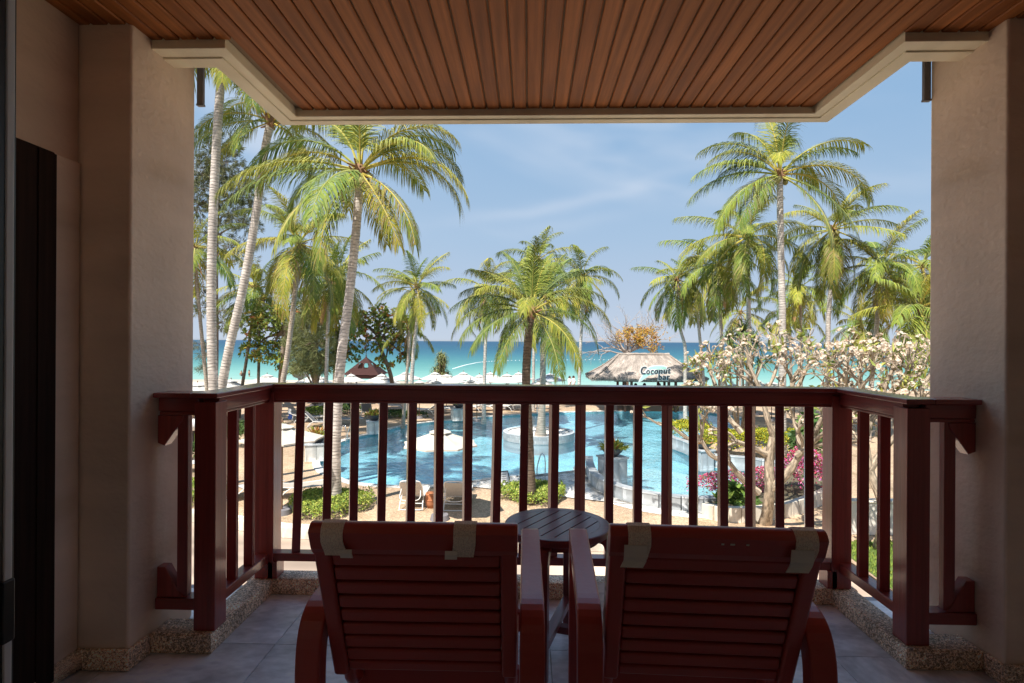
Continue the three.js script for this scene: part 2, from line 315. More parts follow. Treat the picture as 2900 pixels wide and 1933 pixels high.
{ // floor of large grey slate tiles
  const f = tag(new THREE.Group(), null, null, null, 'structure'); f.name = numbered('balcony_floor'); scene.add(f);
  const xs = [-1.885, -1.70, -1.10, -0.50, 0.10, 0.70, 1.30, 1.858, 2.29], zs = [-3.0, -2.46, -1.86, -1.26, -0.66, -0.06, 0.54, 1.14, 1.74, 2.34, 2.94];
  let i = 0;
  for (let a = 0; a + 1 < xs.length; a++) for (let b = 0; b + 1 < zs.length; b++) {
    const w = xs[a + 1] - xs[a] - 0.003, d = zs[b + 1] - zs[b] - 0.003;
    part('tile', bx(w, 0.012, d, 0, 0, 0, 0.0015).translate((xs[a] + xs[a + 1]) / 2, FY - 0.006, (zs[b] + zs[b + 1]) / 2), M.tile[(i = (i * 5 + 3) % 7) % 3], f);
  }
}
{ // plank ceiling: boards with narrow open joints under a paler backing
  const c = tag(new THREE.Group(), null, null, null, 'structure'); c.name = numbered('plank_ceiling'); scene.add(c);
  part('backing', [span(-1.42, 1.66, CEIL + 0.014, CEIL + 0.1, -3.2, -2.37, 0), span(-2.3, 2.4, CEIL + 0.014, CEIL + 0.1, -2.37, 2.99, 0)], M.backing, c);
  const pitch = 0.0733, board = (z0) => [0, 1, 2].map((k) => {
    const len = Math.abs(z0) + 2.9, w = pitch - 0.0075, s = new THREE.Shape();
    s.moveTo(-w / 2, 0.013); s.lineTo(-w / 2, 0.0045); s.lineTo(-w / 2 + 0.0045, 0); s.lineTo(w / 2 - 0.0045, 0); s.lineTo(w / 2, 0.0045); s.lineTo(w / 2, 0.013);
    const g = new THREE.ExtrudeGeometry(s, { depth: len, bevelEnabled: false });
    const q = boxUV(g, 'z'); const uv = q.attributes.uv; for (let i = 0; i < uv.count; i++) uv.setXY(i, uv.getX(i) + k * 1.7, uv.getY(i) + k * 0.31);
    return q.translate(0, 0, z0);
  });
  const long = board(-3.108), short = board(-2.372);
  reseed(4);
  for (let i = -31; i <= 31; i++) {
    const x = -0.0157 + (i + 0.5) * pitch, deep = x > -1.27 && x < 1.51;
    if (x < -2.2 || x > 2.3) continue;
    const p = part('plank', (deep ? long : short)[Math.floor(rr(0, 3))], M.plank[Math.floor(rr(0, 5))], c);
    p.position.set(x, CEIL + rr(-0.0012, 0.0012), 0);
  }
}
{ // cream soffit boards that frame the ceiling: two boards side by side with a joint between them
  const t = thing('soffit_trim', 'cream painted soffit trim framing the plank ceiling above the railing', 'trim', [0, 0, 0]);
  const contour = (s, f, n) => [[-1.612, -2.37 - n], [-1.29 - s, -2.37 - n], [-1.29 - s, -3.105 - f], [1.53 + s, -3.105 - f], [1.53 + s, -2.37 - n], [1.868, -2.37 - n]];
  const strip = (a, b, y0, y1) => {
    const A = contour(...a), B = contour(...b).reverse(), s = new THREE.Shape([...A, ...B].map(([x, z]) => new THREE.Vector2(x, -z)));
    return boxUV(new THREE.ExtrudeGeometry(s, { depth: y1 - y0 - 0.004, bevelEnabled: true, bevelSize: 0.002, bevelThickness: 0.002, bevelSegments: 1 }).rotateX(-Math.PI / 2).translate(0, y0 + 0.002, 0), 'x');
  };
  part('inner_board', strip([0.002, 0.002, 0.002], [0.050, 0.046, 0.074], CEIL - 0.036, CEIL + 0.013), M.trim, t);
  part('outer_board', strip([0.055, 0.051, 0.079], [0.122, 0.106, 0.158], CEIL - 0.042, CEIL + 0.013), M.trim, t);
}
for (const [x, nm, lb] of [[-1.5925, 'left', 'dark grey metal fascia end beside the left column top'], [1.8485, 'right', 'dark grey metal fascia end beside the right column top']]) {
  const f = thing('metal_fascia', lb, 'fascia', [x, FY, -2.71], 0, 'grey fascia ends outside the columns');
  part('plate', bx(0.030, 0.55, 0.02, 0, 2.29 + 0.455, 0, 0.002), M.greyPaint, f);
  part('drip_edge', bx(0.034, 0.010, 0.024, 0, 2.465, 0, 0.002), M.greyPaint, f);
}
{ // kerb of exposed aggregate under the railing and the skirting along the walls
  const k = thing('kerb', 'rounded aggregate kerb under the railing round the balcony edge', 'kerb');
  const prof = (pts) => boxUV(new THREE.ExtrudeGeometry(new THREE.Shape(pts.map(([x, z]) => new THREE.Vector2(x, -z))), { depth: 0.06, bevelEnabled: true, bevelSize: 0.012, bevelThickness: 0.012, bevelSegments: 3 }).rotateX(-Math.PI / 2).translate(0, FY + 0.010, 0), 'x');
  part('front_kerb', prof([[-1.454, -2.949], [1.664, -2.949], [1.664, -3.05], [-1.454, -3.05]]), M.kerb, k);
  part('left_kerb', prof([[-1.593, -2.377], [-1.345, -2.377], [-1.345, -2.924], [-1.44, -2.924], [-1.44, -2.50], [-1.593, -2.50]]), M.kerb, k);
  part('right_kerb', prof([[1.849, -2.377], [1.557, -2.377], [1.557, -2.924], [1.652, -2.924], [1.652, -2.50], [1.849, -2.50]]), M.kerb, k);
  const s = thing('skirting', 'low aggregate skirting along the foot of the columns and walls', 'skirting');
  part('left_skirting', [span(-1.607, -1.588, FY + 0.001, FY + 0.085, -2.36, -2.245, 0.008), span(-1.83, -1.59, FY + 0.001, FY + 0.085, -2.25, -2.228, 0.008), tube([V3(-1.80, FY + 0.042, -2.238), V3(-1.812, FY + 0.042, -2.2), V3(-1.815, FY + 0.042, -2.12), V3(-1.815, FY + 0.042, -0.7)], (t, a) => 0.014 + 0.029 * Math.abs(Math.cos(a)), 24, 10)], M.kerb, s);
  part('right_skirting', [span(1.844, 1.863, FY + 0.001, FY + 0.085, -2.36, -2.27, 0.008), span(1.846, 2.3, FY + 0.001, FY + 0.085, -2.276, -2.254, 0.008)], M.kerb, s);
}
{ // dark door on the left wall, its reveal, and the frame the view looks past
  const d = thing('shutter_door', 'dark brown timber door on the shaded wall left of the column', 'door', [-1.82, FY, -1.2]);
  part('leaf', [span(-0.003, 0.022, 0.03, 2.04, -0.915, 0.52, 0.012, 'y')], M.door, d);
  part('stile', [span(0.0225, 0.027, 0.03, 2.03, -0.91, -0.83, 0.002)], M.door, d);
  part('handle', tube([V3(0.02, 1.0, 0.3), V3(0.055, 1.0, 0.3), V3(0.055, 1.0, 0.18)], 0.008, 12, 8, { caps: true }), M.alu, d);
  const r = thing('wall_pier', 'low beige plaster pier between the dark door and the column', 'pier', [-1.82, FY, -2.16]);
  part('pier', span(-0.002, 0.012, 0.08, 2.04, -0.083, 0.07, 0.006, 'y'), M.column, r);
  const f = thing('door_frame', 'grey aluminium edge of the open sliding door at far left', 'door frame', [-0.583, FY, -0.6]);
  part('jamb', span(-0.09, -0.0005, 0.0, 2.58, -0.0305, 0.03, 0.001), M.black, f);
  part('strip', span(-0.0045, 0.0012, 0.0, 2.58, -0.0275, -0.0165, 0.002), M.alu, f);
  part('latch', span(-0.004, 0.004, 0.99, 1.06, -0.028, -0.012, 0.002), M.black, f);
}

/* ───────────── railing ───────────── */
{
  const r = thing('balcony_railing', 'dark red varnished timber railing with square posts and slim balusters', 'railing', [0, FY, 0]);
  const L = -1.383, R = 1.614, F = -2.98, N = -2.445;   // centre lines
  const post = (x, z, w) => part('post', bx(w, 0.98, w, x, 0.082 + 0.49, z, 0.004, 'y'), M.rail, r);
  post(L, N, 0.094); post(R, N, 0.094); post(L + 0.005, F - 0.005, 0.1); post(R - 0.02, F - 0.005, 0.1);
  for (const [x, w] of [[L + 0.05, 0.05], [R - 0.065, 0.05]]) part('foot_block', bx(w, 0.09, 0.09, x, 0.082 + 0.046, F, 0.003, 'y'), M.rail, r);
  // top rail: a cap on a deep beam on a fillet
  const run = (nm, x0, x1, y0, y1, z0, z1, long) => part(nm, span(x0, x1, y0, y1, z0, z1, 0.005, long), M.rail, r);
  run('cap', L - 0.058, R + 0.058, 1.080, 1.102, F + 0.058, F - 0.058); run('top_beam', L - 0.03, R + 0.03, 1.018, 1.0795, F + 0.038, F - 0.038); run('fillet', L - 0.025, R + 0.025, 1.003, 1.0175, F + 0.03, F - 0.03);
  for (const x of [L, R]) {
    run('cap', x - 0.058, x + 0.058, 1.080, 1.102, F + 0.0585, N + 0.058, 'z'); run('top_beam', x - 0.036, x + 0.036, 1.018, 1.0795, F + 0.0385, N - 0.0, 'z'); run('fillet', x - 0.028, x + 0.028, 1.003, 1.0175, F + 0.0305, N, 'z');
    run('bottom_rail', x - 0.032, x + 0.032, 0.166, 0.214, F + 0.036, N - 0.048, 'z');
  }
  run('cap', -1.606, L - 0.0585, 1.080, 1.102, N + 0.058, N - 0.058); run('top_beam', -1.596, L - 0.0365, 1.020, 1.0795, N + 0.034, N - 0.034); run('fillet', -1.596, L - 0.0285, 1.003, 1.0195, N + 0.028, N - 0.028);
  run('cap', R + 0.0585, 1.862, 1.080, 1.102, N + 0.058, N - 0.058); run('top_beam', R + 0.0365, 1.855, 1.020, 1.0795, N + 0.034, N - 0.034); run('fillet', R + 0.0285, 1.855, 1.003, 1.0195, N + 0.028, N - 0.028);
  run('bottom_rail', L + 0.051, R - 0.066, 0.171, 0.213, F + 0.034, F - 0.034); run('bottom_rail', -1.606, L - 0.048, 0.164, 0.214, N + 0.036, N - 0.036); run('bottom_rail', R + 0.048, 1.862, 0.164, 0.214, N + 0.036, N - 0.036);
  const wedge = (x, s, up) => {                     // triangular bracket against the column
    const sh = new THREE.Shape(up ? [[0, 0], [0.115, 0], [0.09, 0.022], [0.03, 0.125], [0, 0.125]].map(([a, b]) => new THREE.Vector2(a * s, b)) : [[0, 0], [0.105, 0], [0.1, -0.02], [0.026, -0.125], [0, -0.115]].map(([a, b]) => new THREE.Vector2(a * s, b)));
    return boxUV(new THREE.ExtrudeGeometry(sh, { depth: 0.046, bevelEnabled: true, bevelSize: 0.003, bevelThickness: 0.003, bevelSegments: 1 }).translate(x, up ? 0.217 : 0.999, N - 0.023), 'y');
  };
  for (const [x, s] of [[-1.601, 1], [1.857, -1]]) { part('bracket', wedge(x, s, true), M.rail, r); part('bracket', wedge(x, s, false), M.rail, r); }
  // balusters as measured: place at the top, place at the foot, turn about the upright axis
  const bal = [[-1.202, -1.225, 20], [-1.052, -1.065, 20], [-0.914, -0.922, 22], [-0.762, -0.775, 20], [-0.609, -0.62, 24], [-0.468, -0.47, 27], [-0.316, -0.319, 24], [-0.159, -0.173, 24], [-0.018, -0.027, 3], [0.136, 0.129, 24], [0.273, 0.27, 44], [0.422, 0.422, 4], [0.57, 0.57, 2], [0.721, 0.721, 42], [0.857, 0.861, -24], [1.006, 1.013, 4], [1.146, 1.154, 45], [1.297, 1.304, -22], [1.446, 1.454, -20]];
  const bg = bx(0.043, 0.806, 0.040, 0, 0, 0, 0.003, 'y');
  for (const [a, b, turn] of bal) { const m = part('baluster', bg, M.rail, r); m.position.set((a + b) / 2, 0.609, F); m.rotation.set(0, turn * Math.PI / 180, -Math.atan2(a - b, 0.8), 'ZYX'); }
  for (const [x, tw] of [[L, 14], [R, -14]]) for (const z of [-2.63, -2.79]) { const m = part('baluster', bg, M.rail, r); m.position.set(x, 0.609, z); m.rotation.y = tw * Math.PI / 180; }
  for (const [x, tw] of [[-1.50, 10], [1.762, -8]]) { const m = part('baluster', bg, M.rail, r); m.position.set(x, 0.609, N); m.rotation.y = tw * Math.PI / 180; }
}

/* ───────────── two lounge chairs with cushions, and the round table ───────────── */
function makeChair(label, x, turn) {
  const c = thing('lounge_chair', label, 'chair', [x, FY, -1.7], turn, 'lounge chairs on the balcony');
  const W = 0.245, arm = (s) => {                // bentwood frame: front leg, arm and rear leg in one bent strip
    const o = [[-0.43, 0], [-0.43, 0.60], [-0.39, 0.64], [0.235, 0.64], [0.30, 0.615], [0.33, 0.55], [0.345, 0]], i = [[0.305, 0], [0.292, 0.545], [0.268, 0.59], [0.225, 0.602], [-0.375, 0.602], [-0.392, 0.585], [-0.392, 0]];
    const sh = new THREE.Shape();
    sh.moveTo(-0.385, 0); sh.lineTo(-0.385, 0.58); sh.quadraticCurveTo(-0.385, 0.64, -0.325, 0.64); sh.lineTo(0.20, 0.64); sh.bezierCurveTo(0.29, 0.64, 0.325, 0.60, 0.33, 0.50); sh.lineTo(0.345, 0); sh.lineTo(0.300, 0); sh.lineTo(0.287, 0.49); sh.bezierCurveTo(0.283, 0.56, 0.26, 0.598, 0.20, 0.600); sh.lineTo(-0.315, 0.600); sh.quadraticCurveTo(-0.345, 0.60, -0.345, 0.57); sh.lineTo(-0.345, 0);
    const g = new THREE.ExtrudeGeometry(sh, { depth: 0.054, bevelEnabled: true, bevelSize: 0.005, bevelThickness: 0.005, bevelSegments: 2, curveSegments: 10 });
    return boxUV(g.rotateY(-Math.PI / 2).translate(s * (W + 0.037) + 0.027, 0, -0.045), 'y');
  };
  part('arm_frame', arm(-1), M.chair, c); part('arm_frame', arm(1), M.chair, c);
  for (const z of [0.02, -0.33]) part('seat_rail', bx(2 * W + 0.006, 0.07, 0.03, 0, 0.335, z, 0.004), M.chair, c);
  
  for (let i = 0; i < 6; i++) part('seat_slat', bx(2 * W - 0.01, 0.02, 0.062, 0, 0.375 + i * 0.005, 0.01 - i * 0.073, 0.004), M.chair, c);
  for (const s of [-1, 1]) part('side_rail', tube([V3(s * (W - 0.02), 0.46, 0.135), V3(s * (W - 0.02), 0.375, 0.10), V3(s * (W - 0.02), 0.35, 0.02), V3(s * (W - 0.02), 0.36, -0.36)], 0.018, 16, 8, { caps: true }), M.chair, c);
  // the back leans towards the room: pivot at the seat, z = +0.2
  const b = new THREE.Group(); b.name = 'backrest'; c.add(b); b.position.set(0, 0.40, 0.165); b.rotation.x = 0.39;
  for (const s of [-1, 1]) part('stile', bx(0.04, 0.47, 0.036, s * (W - 0.022), 0.285, 0, 0.008, 'y'), M.chair, b);
  const rail = new THREE.Shape(); rail.moveTo(-0.014, 0.024); rail.lineTo(0.018, 0.024); rail.quadraticCurveTo(0.026, 0.066, 0.018, 0.087); rail.quadraticCurveTo(0, 0.105, -0.02, 0.087); rail.lineTo(-0.02, 0.042);
  part('top_board', boxUV(new THREE.ExtrudeGeometry(rail, { depth: 2 * W - 0.008, bevelEnabled: true, bevelSize: 0.003, bevelThickness: 0.004, bevelSegments: 2, curveSegments: 8 }).rotateY(-Math.PI / 2).translate(W - 0.004, 0.442, 0), 'x').rotateY(Math.PI), M.chair, b);
  for (let i = 0; i < 8; i++) part('back_slat', bx(2 * W - 0.085, 0.0365, 0.018, 0, 0.4385 - i * 0.0455, 0.002, 0.006), M.chair, b);
  part('bottom_board', bx(2 * W - 0.085, 0.03, 0.02, 0, 0.078, 0, 0.005), M.chair, b);
  if (x > 0) for (let i = 0; i < 3; i++) part('chip', bx(0.006 + 0.004 * (i % 2), 0.004, 0.0012, 0.01 + i * 0.022 + (i === 2 ? 0.012 : 0), 0.517, 0.0248, 0), M.strapFleece, b);
  return c;
}
const chairL = makeChair('dark red slatted lounge chair left of the small round table', -0.27, 0.006);
const chairR = makeChair('dark red slatted lounge chair right of the small round table', 0.452, -0.04);
function makeCushion(chair, label, ends) {
  const c = thing('seat_cushion', label, 'cushion', chair.position, chair.rotation.y, 'pale cushions on the lounge chairs');
  part('seat_pad', bx(0.475, 0.055, 0.44, 0, 0.425, -0.175, 0.02), M.cushion, c);
  const back = new THREE.Group(); back.name = 'back_pad'; c.add(back); back.position.set(0, 0.40, 0.165); back.rotation.x = 0.39;
  part('pad', bx(0.482, 0.37, 0.045, 0, 0.283, -0.064, 0.018), M.cushion, back);
  part('gap_shade', bx(0.452, 0.34, 0.006, 0, 0.283, -0.0375, 0.002), M.gapShade, back);  // added dark sheet, paints the shade seen through the back slats
  ends.forEach(([x, w, flap], i) => {
    const s = part('strap', strapShape(w, flap), M.strap, back); s.position.set(x, 0.442, 0);
    const e = part('strap_end', flapShape(w, flap), M.strapFleece, back); e.position.set(x, 0.442, 0);
  });
  return c;
}
function ribbon(path, w, th, x0 = 0, skew = 0) {      // a band of cloth that follows a path of [z, y]
  const pos = [], idx = [], uv = []; const n = path.length;
  path.forEach(([z, y], i) => { const a = path[Math.max(0, i - 1)], b = path[Math.min(n - 1, i + 1)], l = Math.hypot(b[0] - a[0], b[1] - a[1]) || 1, nz = -(b[1] - a[1]) / l * th, ny = (b[0] - a[0]) / l * th, sx = x0 + skew * Math.max(0, i - n * 0.6) / n; pos.push(sx - w / 2, y, z, sx + w / 2, y, z, sx + w / 2, y + ny, z + nz, sx - w / 2, y + ny, z + nz); for (let k = 0; k < 4; k++) uv.push((k % 3 ? w : 0) * 8, i * 0.1); });
  for (let i = 0; i + 1 < n; i++) for (let k = 0; k < 4; k++) { const a = i * 4 + k, b = i * 4 + (k + 1) % 4; idx.push(a, b, a + 4, b, b + 4, a + 4); }
  idx.push(0, 2, 1, 0, 3, 2, n * 4 - 4, n * 4 - 3, n * 4 - 2, n * 4 - 4, n * 4 - 2, n * 4 - 1);
  const g = new THREE.BufferGeometry(); g.setAttribute('position', new THREE.Float32BufferAttribute(pos, 3)); g.setAttribute('uv', new THREE.Float32BufferAttribute(uv, 2)); g.setIndex(idx); const q = g.toNonIndexed(); q.computeVertexNormals(); return q;
}
function strapShape(w, flap) { return ribbon([[-0.03, 0.02], [-0.026, 0.085], [-0.012, 0.1], [0.004, 0.1035], [0.018, 0.097], [0.027, 0.085], [0.031, 0.07], [0.0315, 0.055], [0.030, 0.042], [0.031, 0.030]], w, -0.0035, 0, 0.02 * Math.sign(flap)); }
function flapShape(w, flap) { return flap > 0.5 || flap < -0.5 ? ribbon([[0.0345, 0.072], [0.037, 0.058], [0.041, 0.044], [0.039, 0.03], [0.046, 0.018]], w * 1.0, -0.003, flap * 0.012, flap * 0.05) : ribbon([[0.034, 0.05], [0.038, 0.042], [0.037, 0.028]], w * 0.55, -0.003, flap * 0.09, flap * 0.05); }
makeCushion(chairL, 'pale cushion on the left lounge chair, two neat straps over its back', [[-0.188, 0.052, 0.35], [0.122, 0.052, -0.35]]);
makeCushion(chairR, 'pale cushion on the right lounge chair, two untidy straps with curled ends', [[-0.178, 0.052, -0.8], [0.196, 0.05, -0.9]]);
{
  const t = thing('round_table', 'small round dark red slatted side table between the lounge chairs', 'table', [0.127, FY, -2.455]);
  const R = 0.226, h = 0.55, ang = 57.8 * Math.PI / 180, n = 7, ri = R - 0.042;
  const ring = new THREE.Shape(); ring.absarc(0, 0, R - 0.006, 0, Math.PI * 2); const hole = new THREE.Path(); hole.absarc(0, 0, ri, 0, Math.PI * 2, true); ring.holes.push(hole);
  part('rim', boxUV(new THREE.ExtrudeGeometry(ring, { depth: 0.018, bevelEnabled: true, bevelSize: 0.006, bevelThickness: 0.006, bevelSegments: 3, curveSegments: 64 }).rotateX(-Math.PI / 2).translate(0, h - 0.024, 0), 'x'), M.table, t);
  const gap = 0.006, w = (2 * ri - gap * (n - 1)) / n;
  for (let i = 0; i < n; i++) {                    // boards cut to the circle
    const y0 = -ri + i * (w + gap), y1 = y0 + w, s = new THREE.Shape(), pts = [], rr2 = ri - 0.0015;
    const half = (y) => Math.sqrt(Math.max(0, rr2 * rr2 - y * y));
    for (let k = 0; k <= 6; k++) { const y = mix(Math.max(y0, -rr2), Math.min(y1, rr2), k / 6); pts.push([half(y), y]); }
    for (let k = 6; k >= 0; k--) { const y = mix(Math.max(y0, -rr2), Math.min(y1, rr2), k / 6); pts.push([-half(y), y]); }
    const sl = part('slat', boxUV(new THREE.ExtrudeGeometry(new THREE.Shape(pts.map((p) => new THREE.Vector2(...p))), { depth: 0.018, bevelEnabled: false }).rotateX(-Math.PI / 2).translate(0, h - 0.0185, 0), 'x'), M.table, t);
    sl.rotation.y = ang;
  }
  part('apron', new THREE.CylinderGeometry(R - 0.045, R - 0.045, 0.03, 40, 1, true).translate(0, h - 0.047, 0), M.table, t);
  for (let k = 0; k < 4; k++) {
    const sh = new THREE.Shape(); sh.moveTo(0.06, h - 0.028); sh.lineTo(0.185, h - 0.028); sh.bezierCurveTo(0.235, h - 0.03, 0.245, h - 0.08, 0.247, h - 0.13); sh.lineTo(0.252, 0); sh.lineTo(0.222, 0); sh.lineTo(0.217, h - 0.13); sh.bezierCurveTo(0.214, h - 0.055, 0.2, h - 0.056, 0.17, h - 0.058); sh.lineTo(0.06, h - 0.058);
    const l = part('leg', boxUV(new THREE.ExtrudeGeometry(sh, { depth: 0.04, bevelEnabled: true, bevelSize: 0.003, bevelThickness: 0.003, bevelSegments: 1, curveSegments: 10 }).translate(0, 0, -0.02), 'y'), M.table, t);
    l.rotation.y = k * Math.PI / 2 - 0.29;
  }
  for (const [k, dy] of [[0, 0], [1, 0.0]]) { const b = part('cross_brace', bx(0.44, 0.03, 0.042, 0, 0.10 + k * 0.0305, 0, 0.003), M.table, t); b.rotation.y = k * Math.PI / 2 - 0.29; }
}

/* ───────────── ground, pool, beach and sea ───────────── */
const flat = (g, y) => g.rotateX(-Math.PI / 2).translate(0, y, 0);
const v2 = (p) => new THREE.Vector2(p.x, -p.z);
const closed = (pts, n) => new THREE.CatmullRomCurve3(pts, true, 'catmullrom', 0.5).getSpacedPoints(n).slice(0, n);
function offset(pts, d) {                       // moves a closed outline outwards by d
  const n = pts.length, area = pts.reduce((a, p, i) => { const q = pts[(i + 1) % n]; return a + p.x * q.z - q.x * p.z; }, 0), s = area > 0 ? 1 : -1;
  return pts.map((p, i) => { const a = pts[(i + n - 1) % n], b = pts[(i + 1) % n], t = V3(b.x - a.x, 0, b.z - a.z).normalize(); return V3(p.x + t.z * d * s, p.y, p.z - t.x * d * s); });
}
const outline = (pts) => new THREE.Shape(pts.map(v2));
const ringGeo = (outer, inner, y, h, bevel = 0.01) => { const s = outline(outer); s.holes.push(new THREE.Path(inner.map(v2))); return flat(new THREE.ExtrudeGeometry(s, { depth: h - bevel, bevelEnabled: true, bevelSize: bevel, bevelThickness: bevel, bevelSegments: 1 }), y); };

const spaWall = [[1668, 1322], [1671, 1346], [1690, 1380], [1720, 1399], [1765, 1415], [1830, 1432], [1901, 1443], [1977, 1449], [2050, 1446], [2120, 1430]].map(([x, y]) => P(x, y));
const poolPts = [...[[907, 1312], [915, 1284], [938, 1266], [968, 1252], [1010, 1238], [1074, 1224], [1154, 1204], [1250, 1192], [1339, 1184], [1419, 1177.5], [1562, 1169], [1706, 1165], [1850, 1163], [1990, 1168], [2080, 1180], [2120, 1196], [2050, 1222], [1950, 1238], [1902, 1246], [1893, 1256], [1905, 1267], [1949, 1282], [1990, 1319], [2060, 1324], [2130, 1332], [2190, 1350], [2180, 1392]].map(([x, y]) => P(x, y)), ...spaWall.slice().reverse(), ...[[1642, 1330], [1578, 1338.6], [1514, 1346], [1419, 1350], [1339, 1362], [1259, 1371.5], [1180, 1375.5], [1100, 1374], [1010, 1366], [959, 1350], [922, 1334]].map(([x, y]) => P(x, y))];
const pool = closed(poolPts, 260);
const isle = (() => { const c = P(1525, 1237), r = 1.86, o = []; for (let k = 0; k < 72; k++) { const a = k / 72 * Math.PI * 2; o.push(V3(c.x + Math.cos(a) * r, 0, c.z + Math.sin(a) * r)); } return { c, r, o }; })();
const deckEdge = [[-60, -17.5], [-14, -17.2], [-9.6, -16.15], [-6.6, -15.05], [-3, -14.55], [1, -14.4], [7.4, -14.4]];
{
  const deckOut = [...deckEdge.map(([x, z]) => V3(x, 0, z)), V3(7.4, 0, -9), V3(60, 0, -9), V3(60, 0, -62), V3(-60, 0, -62)];
  const s = outline(deckOut); s.holes.push(new THREE.Path(pool.map(v2)));
  struct('deck', flat(new THREE.ShapeGeometry(s, 1), 0), M.deck);
  // the step down to the lower path
  const e = deckEdge.map(([x, z]) => V3(x, 0, z)), inner = e.map((p) => V3(p.x, 0, p.z - 0.34)), lip = outline([...e, ...inner.reverse()]);
  struct('deck_step', flat(new THREE.ExtrudeGeometry(lip, { depth: 0.27, bevelEnabled: true, bevelSize: 0.012, bevelThickness: 0.012, bevelSegments: 2 }), -0.275), M.planterWall);
  struct('lower_path', flat(new THREE.PlaneGeometry(120, 18, 1, 1).translate(0, 9, 0), -0.29), M.path);
  struct('subsoil', [flat(new THREE.PlaneGeometry(900, 110).translate(0, 30, 0), -1.6)], M.soil);
}
{ // pool basin, water, white pebble edge
  const big = outline(offset(pool, 0.3));
  struct('pool_floor', flat(new THREE.ShapeGeometry(big), -0.6), M.poolFloor);
  const wall = [], n = pool.length;
  { const pos = [], uv = [], idx = []; let l = 0; for (let i = 0; i <= n; i++) { const p = pool[i % n]; if (i) l += p.distanceTo(pool[i - 1]); pos.push(p.x, -0.6, p.z, p.x, 0.0, p.z); uv.push(l, 0, l, 0.85); } for (let i = 0; i < n; i++) { const a = i * 2; idx.push(a, a + 1, a + 2, a + 1, a + 3, a + 2); } const g = new THREE.BufferGeometry(); g.setAttribute('position', new THREE.Float32BufferAttribute(pos, 3)); g.setAttribute('uv', new THREE.Float32BufferAttribute(uv, 2)); g.setIndex(idx); g.computeVertexNormals(); wall.push(g); }
  struct('pool_wall', wall, M.poolFloor);
  const w = outline(pool); w.holes.push(new THREE.Path(isle.o.map(v2)));
  struct('pool_water', flat(new THREE.ShapeGeometry(w), -0.07), M.water);
  { const s = outline([...spaWall.map((p) => p.clone()), P(2190, 1350), P(2060, 1324), P(1990, 1322), P(1850, 1300), P(1740, 1305)]); struct('spa_floor', flat(new THREE.ShapeGeometry(s), -0.4), M.spaFloor); }
  struct('pool_edge', ringGeo(offset(pool, 0.30), offset(pool, 0.004), 0.004, 0.03), M.coping);
}
{ // round island of grey stone blocks filled with white pebbles
  const t = thing('pool_island', 'round grey stone island filled with white pebbles in the pool', 'pool island', [isle.c.x, 0, isle.c.z]);
  const n = 28, block = (rows) => { const s = new THREE.Shape(), a = Math.PI / n - 0.0022; s.absarc(0, 0, isle.r, -a, a); s.absarc(0, 0, isle.r - 0.27, a, -a, true); return flat(new THREE.ExtrudeGeometry(s, { depth: rows, bevelEnabled: true, bevelSize: 0.006, bevelThickness: 0.006, bevelSegments: 1, curveSegments: 2 }), 0); };
  const low = block(0.148), cap = block(0.05);
  reseed(7);
  for (let k = 0; k < n; k++) { for (const y of [-0.06, 0.1]) { const b = part('block', low, M.grey[Math.floor(rr(0, 3))], t); b.rotation.y = (k + (y > 0 ? 0.5 : 0)) / n * Math.PI * 2; b.position.y = y; } const c = part('coping_stone', cap, M.grey[Math.floor(rr(0, 3))], t); c.rotation.y = (k + 0.25) / n * Math.PI * 2; c.position.y = 0.262; }
  part('plinth', new THREE.CylinderGeometry(isle.r - 0.02, isle.r - 0.02, 0.6, 48, 1, true).translate(0, -0.36, 0), M.grey[1], t);
  part('pebbles', pebbleBed(isle.r - 0.28, 2600), M.pebbles, t, 'stuff').position.y = 0.25;
}
function pebbleBed(r, n) {
  const L = []; const base = new THREE.CircleGeometry(r, 40).rotateX(-Math.PI / 2).toNonIndexed(); L.push(base);
  const o = new THREE.OctahedronGeometry(1, 0);
  for (let i = 0; i < n; i++) { const a = rr(0, 6.283), q = r * Math.sqrt(rnd()) * 0.985, s = rr(0.025, 0.055); L.push(o.clone().scale(s * rr(0.8, 1.3), s * 0.6, s).rotateY(rr(0, 3)).translate(Math.cos(a) * q, 0.008, Math.sin(a) * q)); }
  return join(L);
}
